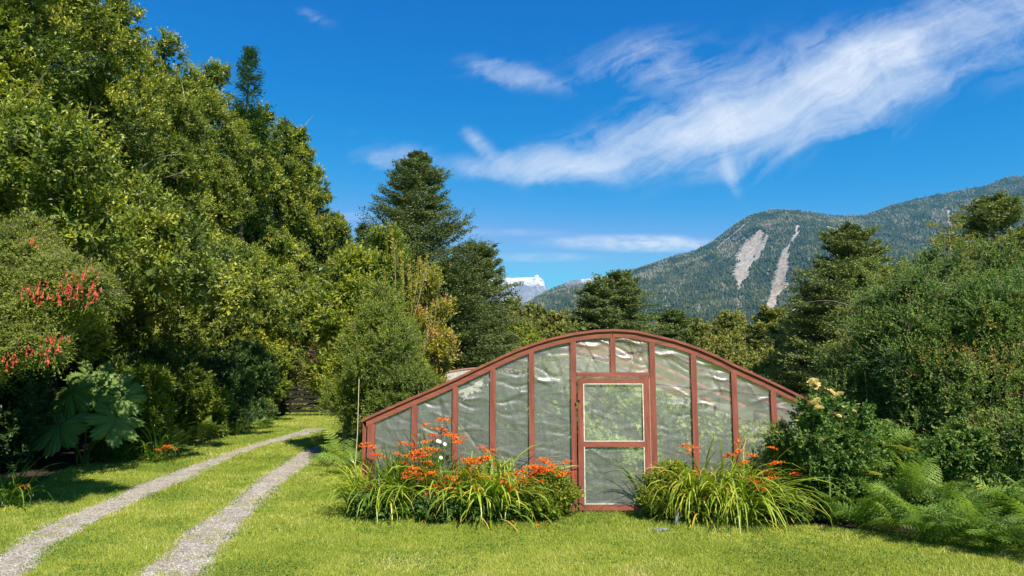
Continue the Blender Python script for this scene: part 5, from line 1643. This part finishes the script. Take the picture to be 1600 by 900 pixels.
# daisies
t_ = thing('daisy', 'white daisies blooming before the second bay of plastic', 'flower', (at(690, 785, 9.6)[0], 9.6, 0))
b0 = np.array([at(690, 785, 9.6)[0], 9.6, 0])
for (px, py) in ((687, 690), (695, 694), (689, 715), (684, 689)):
    q = at(px, py, b0[1] - .15) - np.array([b0[0], b0[1], 0])
    m_ = MB(); A = np.arange(16) * PI / 8; f = unit(np.array([.35, -.8, .5]))
    a1 = unit(np.cross(f, [0, 0, 1.])); a2 = np.cross(f, a1)
    m_.leaves(np.tile(q, (16, 1)), a1[None] * np.cos(A)[:, None] + a2[None] * np.sin(A)[:, None] + f[None] * .1, .030, .010, .8, N=np.tile(f, (16, 1)))
    m_.build('bloom', M['white_flower'], t_)
    m_ = MB(); m_.tubes(np.array([[(q[0] * .5, q[1] * .2, 0), (q[0] * .9, q[1] * .7, q[2] * .6), tuple(q)]]), np.full((1, 3), .003), 3); m_.build('stem', M['stem'], t_)

# ------------------------------------------------------------------ roses
rp = gnd(1300, 800); rx, ry = at(1300, 800, 9.15)[0], 9.15
lb = [(at(px, py, ry)[0], ry + rng.uniform(-.15, .15), at(px, py, ry)[2], .17, .15, .15) for px, py in ((1265, 680), (1300, 670), (1335, 675), (1280, 720), (1320, 715), (1350, 700), (1300, 650), (1270, 650), (1345, 660), (1245, 700))]
rose = broad_tree('rose_bush', rx, ry, at(1300, 640, ry)[2], .5, M['berberis_leaf'], 'rose bush with cream yellow blooms at the corner of the greenhouse', 'rose bush', tufts=150, lobes=lb, leaf=(.055, .032), twig=.2, limbs_n=24, tint0=.36, core=120, r0=.02, bark='stem')


def make_rose(seed, R=.06):
    r = np.random.default_rng(seed); m_ = MB()
    for ring, (n, el, ln) in enumerate(((7, 12, 1.0), (7, 32, .9), (6, 52, .75), (5, 70, .6), (4, 82, .45))):
        A = np.arange(n) * 2 * PI / n + r.uniform(0, 1, n)
        e_ = np.radians(el + r.normal(0, 6, n))
        D = np.stack([np.cos(A) * np.cos(e_), np.sin(A) * np.cos(e_), np.sin(e_)], 1)
        N_ = np.stack([-np.cos(A) * np.sin(e_), -np.sin(A) * np.sin(e_), np.cos(e_)], 1)
        m_.leaves(np.tile([[0, 0, 0]], (n, 1)) + D * R * .05, D, R * ln * r.uniform(.85, 1.15, n), R * .95 * ln, np.clip(.75 - ring * .12 + r.normal(0, .08, n), 0, 1), N=N_, cup=.12, wide=.68)
    return free_mesh(m_, 'bloom', M['rose'])


RS = [make_rose(i) for i in range(3)]
for (px, py, s_, nb_) in ((1273, 600, 1.15, 4), (1306, 616, 1.05, 3), (1273, 633, 1.15, 4), (1311, 650, .6, 1), (1335, 643, .6, 1), (1284, 687, .55, 1), (1342, 632, .4, 1), (1318, 636, .35, 1)):
    c = at(px, py, ry - .25)
    for k in range(nb_):
        q = c + (rng.normal(0, .045, 3) * np.array([1.3, .6, .5]) if nb_ > 1 else 0) - np.array([rx, ry, 0])
        place_part('bloom', random.choice(RS), rose, q, (rng.uniform(.1, .7), rng.uniform(-.4, .4), rng.uniform(0, 6)), s_ * rng.uniform(.85, 1.1))
    q = c - np.array([rx, ry, 0])
    m_ = MB(); m_.tubes(np.array([[(q[0] * .7, .05, max(.2, q[2] - .6)), (q[0] * .9, q[1] * .5, q[2] - .25), tuple(q)]]), np.array([[.007, .006, .004]]), 4); m_.build('stem', M['stem'], rose)

# ------------------------------------------------------------------ fuchsia
fl = []
for (px, py, Y, r_) in ((20, 400, 9.6, .55), (-60, 420, 9.4, .8), (60, 420, 9.5, .5), (100, 440, 9.3, .5), (140, 455, 9.2, .36), (70, 480, 9.3, .5), (30, 460, 9.4, .6), (125, 462, 9.2, .26), (-40, 500, 9.2, .6), (20, 520, 9.2, .45), (60, 530, 9.1, .32), (80, 545, 9.0, .22), (40, 370, 9.8, .4), (-20, 560, 9.1, .35)):
    p = at(px, py, Y); fl.append((p[0], p[1], p[2], r_ * .82, r_ * .82, r_ * .6))
fu = broad_tree('fuchsia_bush', -8.3, 10.2, 3.9, 1.6, M['fuchsia_leaf'], 'arching fuchsia bush hung with small red flowers over the lawn edge', 'bush', tufts=2100, lobes=fl, leaf=(.040, .018), twig=.26, limbs_n=50, tint0=.62, core=1200, r0=.07, up=.15, droop=.25, twigs=6, lpt=11, bark='pale_bark', back=.3)


def make_fuchsia(seed):
    r = np.random.default_rng(seed); m_ = MB()
    for k in range(1):
        b = r.normal(0, .01, 3); b[2] *= .4
        m_.tubes(np.array([[tuple(b + [0, 0, .03]), tuple(b), tuple(b - [0, 0, .030])]]), np.array([[.002, .006, .005]]), 5, tint=r.uniform(0, 1))
        A = np.arange(4) * PI / 2 + r.uniform(0, 1)
        D = np.stack([np.cos(A) * .7, np.sin(A) * .7, -np.ones(4)], 1)
        m_.leaves(np.tile(b - [0, 0, .02], (4, 1)), D, .034, .014, r.uniform(0, 1), up=.1)
    return free_mesh(m_, 'flower', M['red_flower'])


FU = [make_fuchsia(i) for i in range(3)]
fpos = []
for (px, py, n, sx, sy) in ((112, 450, 26, 30, 12), (60, 455, 12, 14, 8), (135, 455, 12, 12, 12), (130, 425, 8, 16, 12), (15, 565, 10, 12, 8), (70, 552, 9, 8, 10), (85, 530, 8, 10, 10), (35, 548, 5, 8, 5), (50, 375, 3, 6, 4), (90, 462, 6, 12, 6)):
    for k in range(int(n * 1.5)):
        p = at(px + rng.normal(0, sx * .9), py + rng.normal(0, sy * 1.0), 8.75 + rng.uniform(-.15, .2)) - np.array([-8.3, 10.2, 0])
        place_part('flower', random.choice(FU), fu, p, (rng.uniform(-.3, .3), rng.uniform(-.3, .3), rng.uniform(0, 6)), rng.uniform(.8, 1.3))

# ------------------------------------------------------------------ gunnera
def gunnera_leaf(c, tilt, yaw, R, seed, roll=0.):
    r = np.random.default_rng(seed)
    na, nr = 150, 16
    A = np.linspace(-PI * .93, PI * .93, na)
    lob = 7
    ph = (A + PI * .93) / (2 * PI * .93) * lob
    f = np.abs(np.sin(ph * PI)) ** .6
    rad = R * (.52 + .48 * f) * (1 - .12 * np.abs(A) / PI) * (1 + .07 * np.sin(ph * PI * 2 * 5) + .05 * np.sin(ph * PI * 2 * 11 + 1)) * (1 + .12 * (vnoise(A * 2 + seed, A * 0 + seed) - .5))
    rr = np.linspace(0, 1, nr) ** .9
    RR = rad[None] * rr[:, None]
    X = RR * np.cos(A)[None]; Y = RR * np.sin(A)[None]
    vein = np.exp(-((ph[None] % 1 - .5) / .05) ** 2)
    Z = .16 * R * (1 - rr[:, None] ** 2) * -1 * 0 + .10 * R * rr[:, None] ** 2 * (f[None] - .5) - .22 * R * rr[:, None] ** 2 - .02 * vein * (1 - rr[:, None] * .6) * 1.4
    Z = Z + .05 * R * (fbm(X * 7 / R + seed, Y * 7 / R, 4) - .5)
    P = np.stack([X, Y, Z], -1).reshape(-1, 3)
    cy_, sy_ = math.cos(yaw), math.sin(yaw); ct, st = math.cos(tilt), math.sin(tilt); cr_, sr_ = math.cos(roll), math.sin(roll)
    Rr = np.array([[1, 0, 0], [0, cr_, -sr_], [0, sr_, cr_]]); Ry = np.array([[ct, 0, st], [0, 1, 0], [-st, 0, ct]]); Rz = np.array([[cy_, -sy_, 0], [sy_, cy_, 0], [0, 0, 1]])
    P = P @ (Rz @ Ry @ Rr).T + c
    idx = np.arange(na * nr).reshape(nr, na)
    m_ = MB()
    tnt = np.clip(.42 + .25 * vein[:, :-1].repeat(nr - 1, 0) + .2 * (fbm(X[:-1, :-1] * 5, Y[:-1, :-1] * 5, 3) - .5), 0, 1).reshape(-1)
    m_.add(P, np.stack([idx[:-1, :-1], idx[:-1, 1:], idx[1:, 1:], idx[1:, :-1]], -1).reshape(-1, 4), tnt)
    return m_


M['gunnera'] = leaf_mat('giant_leaf', [(0, (.055, .11, .022)), (.5, (.14, .21, .045)), (1, (.29, .34, .08))], .6, .2)
gb = gnd(140, 722); gb[1] -= .35
gun = thing('giant_rhubarb', 'plant with huge lobed leaves in the shade at the lawn edge', 'plant', (0, 0, 0))
for k, (px, py, dY, R, tilt, yaw, roll) in enumerate(((92, 668, -.75, .62, .85, -1.5, .1), (182, 655, -.45, .60, .95, -1.0, -.2), (112, 612, -.1, .66, 1.15, -1.7, .1), (168, 608, 0., .68, 1.2, -1.45, -.1), (190, 622, -.2, .5, 1.1, -1.1, .1), (75, 640, -.2, .50, 1.0, -2.0, .2), (140, 590, .4, .6, 1.2, -1.5, 0))):
    c = at(px, py, gb[1] + dY)
    gunnera_leaf(c, tilt, yaw, R, 10 + k, roll).build('leaf', M['gunnera'], gun, smooth=True)
    m_ = MB(); u_ = np.linspace(0, 1, 8)[:, None]
    b = np.array([gb[0] + rng.uniform(-.15, .15), gb[1] + .1, -.02])
    P = b + (c - b) * u_ + np.array([0, 0, .18]) * np.sin(PI * u_)
    m_.tubes(P[None], (.024 * (1 - .4 * u_[:, 0]))[None], 6, tint=.5); m_.build('leaf_stalk', M['gunnera'], gun, smooth=True)

# ------------------------------------------------------------------ gate, cane, stones, petals
gt = thing('field_gate', 'dark timber slatted gate closing the end of the drive', 'gate', (0, 0, 0))
gp = gnd(486, 650)
for x in (-9.9, -6.6):
    m_ = MB(); m_.box((x, gp[1], .7), (.16, .16, 1.44)); m_.build('gate_post', M['gate_wood'], gt, bevel=.01)
for k in range(6):
    m_ = MB(); m_.box((-8.25, gp[1] - .02, .22 + k * .2), (3.1, .03, .12)); m_.build('slat', M['gate_wood'], gt)
for x in (-9.6, -8.25, -6.9):
    m_ = MB(); m_.box((x, gp[1] + .02, .72), (.09, .035, 1.2)); m_.build('upright', M['gate_wood'], gt)
m_ = MB(); m_.bar((-9.55, gp[1] + .06, .2), (-6.95, gp[1] + .06, 1.25), .08, .03, (0, 1, 0)); m_.build('diagonal', M['gate_wood'], gt)

a = at(561, 592, 11.6); b = at(553, 735, 11.6)
m_ = MB(); m_.tubes(np.array([[(b[0], 11.6, 0), ((a[0] + b[0]) / 2 + .02, 11.6, a[2] / 2), (a[0], 11.6, a[2])]]), np.array([[.008, .007, .006]]), 8)
tag(m_.build('garden_cane', M['cane'], smooth=True), 'pale bamboo cane standing upright beside the corner post', 'cane')


def stone(x, y, sx, sy, sz, label, cat='stone', name='stone', rot=0.3, tilt=0.):
    bpy_m = MB(); nu, nv = 12, 7
    U, V_ = np.meshgrid(np.linspace(0, 2 * PI, nu, endpoint=False), np.linspace(.05, PI - .05, nv))
    P = np.stack([np.cos(U) * np.sin(V_), np.sin(U) * np.sin(V_), np.cos(V_)], -1)
    P = np.sign(P) * np.abs(P) ** .7
    P *= (1 + .25 * (vnoise(P[..., 0] * 2 + x * 9 + 20, P[..., 1] * 2 + P[..., 2] + 20) - .5))[..., None]
    P = P * np.array([sx, sy, sz]) / 2
    P = P.reshape(-1, 3); idx = np.arange(nu * nv).reshape(nv, nu)
    idn = np.roll(idx, -1, 1)
    bpy_m.add(P, np.stack([idx[:-1], idn[:-1], idn[1:], idx[1:]], -1).reshape(-1, 4))
    o = bpy_m.build(name, M['stone'], smooth=False)
    o.location = (x, y, sz * .35); o.rotation_euler = (0, tilt, rot)
    return tag(o, label, cat, None)


s = gnd(1033, 829); stone(s[0], s[1], .20, .12, .035, 'flat grey stone lying in the lawn before the golden-green bush')
s = gnd(1058, 822); o = stone(s[0], s[1], .045, .03, .22, 'short grey stake standing at the edge of the second bed', 'stake', 'marker_stake', 0, .12); o.location.z = .09
for k, (px, py, w, h, lab) in enumerate(((578, 722, .5, .3, 'grey rock half hidden by the drive-side ferns'), (565, 712, .4, .35, 'pale rock beside the cane foot'))):
    s = gnd(px, py); stone(s[0], s[1] + 1.2, w, .35, h, lab, 'rock', 'rock')

pf = MB()
for (cx_, cy_, n, sx, sy) in ((835, 820, 26, 12, 4), (700, 815, 14, 30, 4), (830, 822, 20, 40, 5)):
    for k in range(n):
        s = gnd(cx_ + rng.normal(0, sx), cy_ + rng.normal(0, sy))
        pf.leaves(np.array([[s[0], s[1], .035]]), rng.normal(0, 1, (1, 3)) * np.array([1, 1, .2]), .03, .016, rng.uniform(.3, 1), up=2.0)
tag(pf.build('fallen_petals', M['flower']), 'orange petals fallen on the lawn before the flower bed', 'petals', kind='stuff')

# ================================================================== CROPS INSIDE
CROPS = [(-1.45, 10.8, .95, .35), (-.85, 10.75, 1.45, .42), (-.25, 10.8, 1.75, .45), (.35, 10.8, 1.75, .42), (.75, 10.9, .9, .35),
         (-1.2, 13.0, 1.2, .5), (-.2, 13.4, 1.8, .6), (.7, 13.2, 1.5, .5), (2.6, 12.6, 1.3, .5), (3.4, 12.2, 1.2, .45), (4.1, 11.6, .9, .4), (2.2, 15.5, 1.5, .7), (3.6, 16, 1.2, .6), (.3, 16.5, 1.7, .7), (-1.0, 16.5, 1.2, .6), (1.35, 11.6, .55, .5), (1.8, 12.6, .7, .5), (1.3, 14.2, .8, .6)]
CL = ['first crop plant behind the corner bay', 'crop plant behind the second bay of film', 'tall leafy crop plant behind the third bay', 'leafy crop plant behind the fourth bay with broad leaves', 'low crop plant behind the post beside the door',
      'second-row crop plant by the low eave', 'tallest second-row crop plant', 'second-row crop plant behind the door post', 'crop plant behind the seventh bay', 'crop plant behind the eighth bay', 'low crop plant near the far eave', 'rear crop plant beyond the door', 'rear crop plant by the far eave', 'rear crop plant on the centre line', 'rear crop plant by the low eave', 'low weedy plant just inside the door', 'second low plant inside the door', 'third low plant further inside the door']
for (x, y, h, r_), lab in zip(CROPS, CL):
    lb = [(x + rng.uniform(-.4, .4) * r_, y + rng.uniform(-.4, .4) * r_, h * (k + .7) / 6.6, r_ * .55, r_ * .5, h * .16) for k in range(6)]
    broad_tree('crop_plant', x, y, h, r_, M['interior_leaf'], lab, 'plant', 'crops inside the greenhouse', tufts=260, lobes=lb, leaf=(.13, .08), twig=.24, limbs_n=8, tint0=.8, core=60, r0=.012, twigs=4, lpt=5, bark='stem', back=.8)
for (px, n, L, W, lab, fl_) in ((1118, 46, 1.05, .028, 'tall sword-leaved plants standing behind the eighth bay of film', ((1105, 625), (1118, 650), (1122, 620))), (1062, 16, .95, .022, 'slender upright blades behind the seventh bay of film', ((1062, 655),)), (1135, 30, .95, .03, 'pale sword-leaved plants touching the ninth post from inside', ())):
    x = at(px, 700, 10.35)[0]
    t_ = thing('gladiolus', lab, 'plant', (x, 10.35, 0), 'sword-leaved plants inside the greenhouse')
    m_ = MB(); straps(m_, n, L, W, (80, 89), .25, 0, 2 * PI, .2, .68); m_.build('foliage', M['strap_leaf'], t_)
    for (fx, fy) in fl_:
        q = at(fx, fy, 10.3) - np.array([x, 10.35, 0]); place_part('flower_spray', random.choice(SP), t_, (q[0], q[1], q[2] - .3), (0, 0, rng.uniform(0, 6)), 1.1)
for (px, py) in ((798, 648), (752, 660)):
    q = at(px, py, 10.4)
    t_ = thing('tall_flower_stem', ['red bloom on a tall stem behind the fourth bay', 'orange bloom on a tall stem behind the third bay'][px < 780], 'flower', (q[0], 10.4, 0))
    place_part('flower_spray', SP[3], t_, (0, 0, q[2] - .3), (0, 0, 1), 1.5)
    m_ = MB(); m_.tubes(np.array([[(0, 0, 0), (0, 0, q[2] - .28)]]), np.full((1, 2), .005), 4); m_.build('stem', M['stem'], t_)
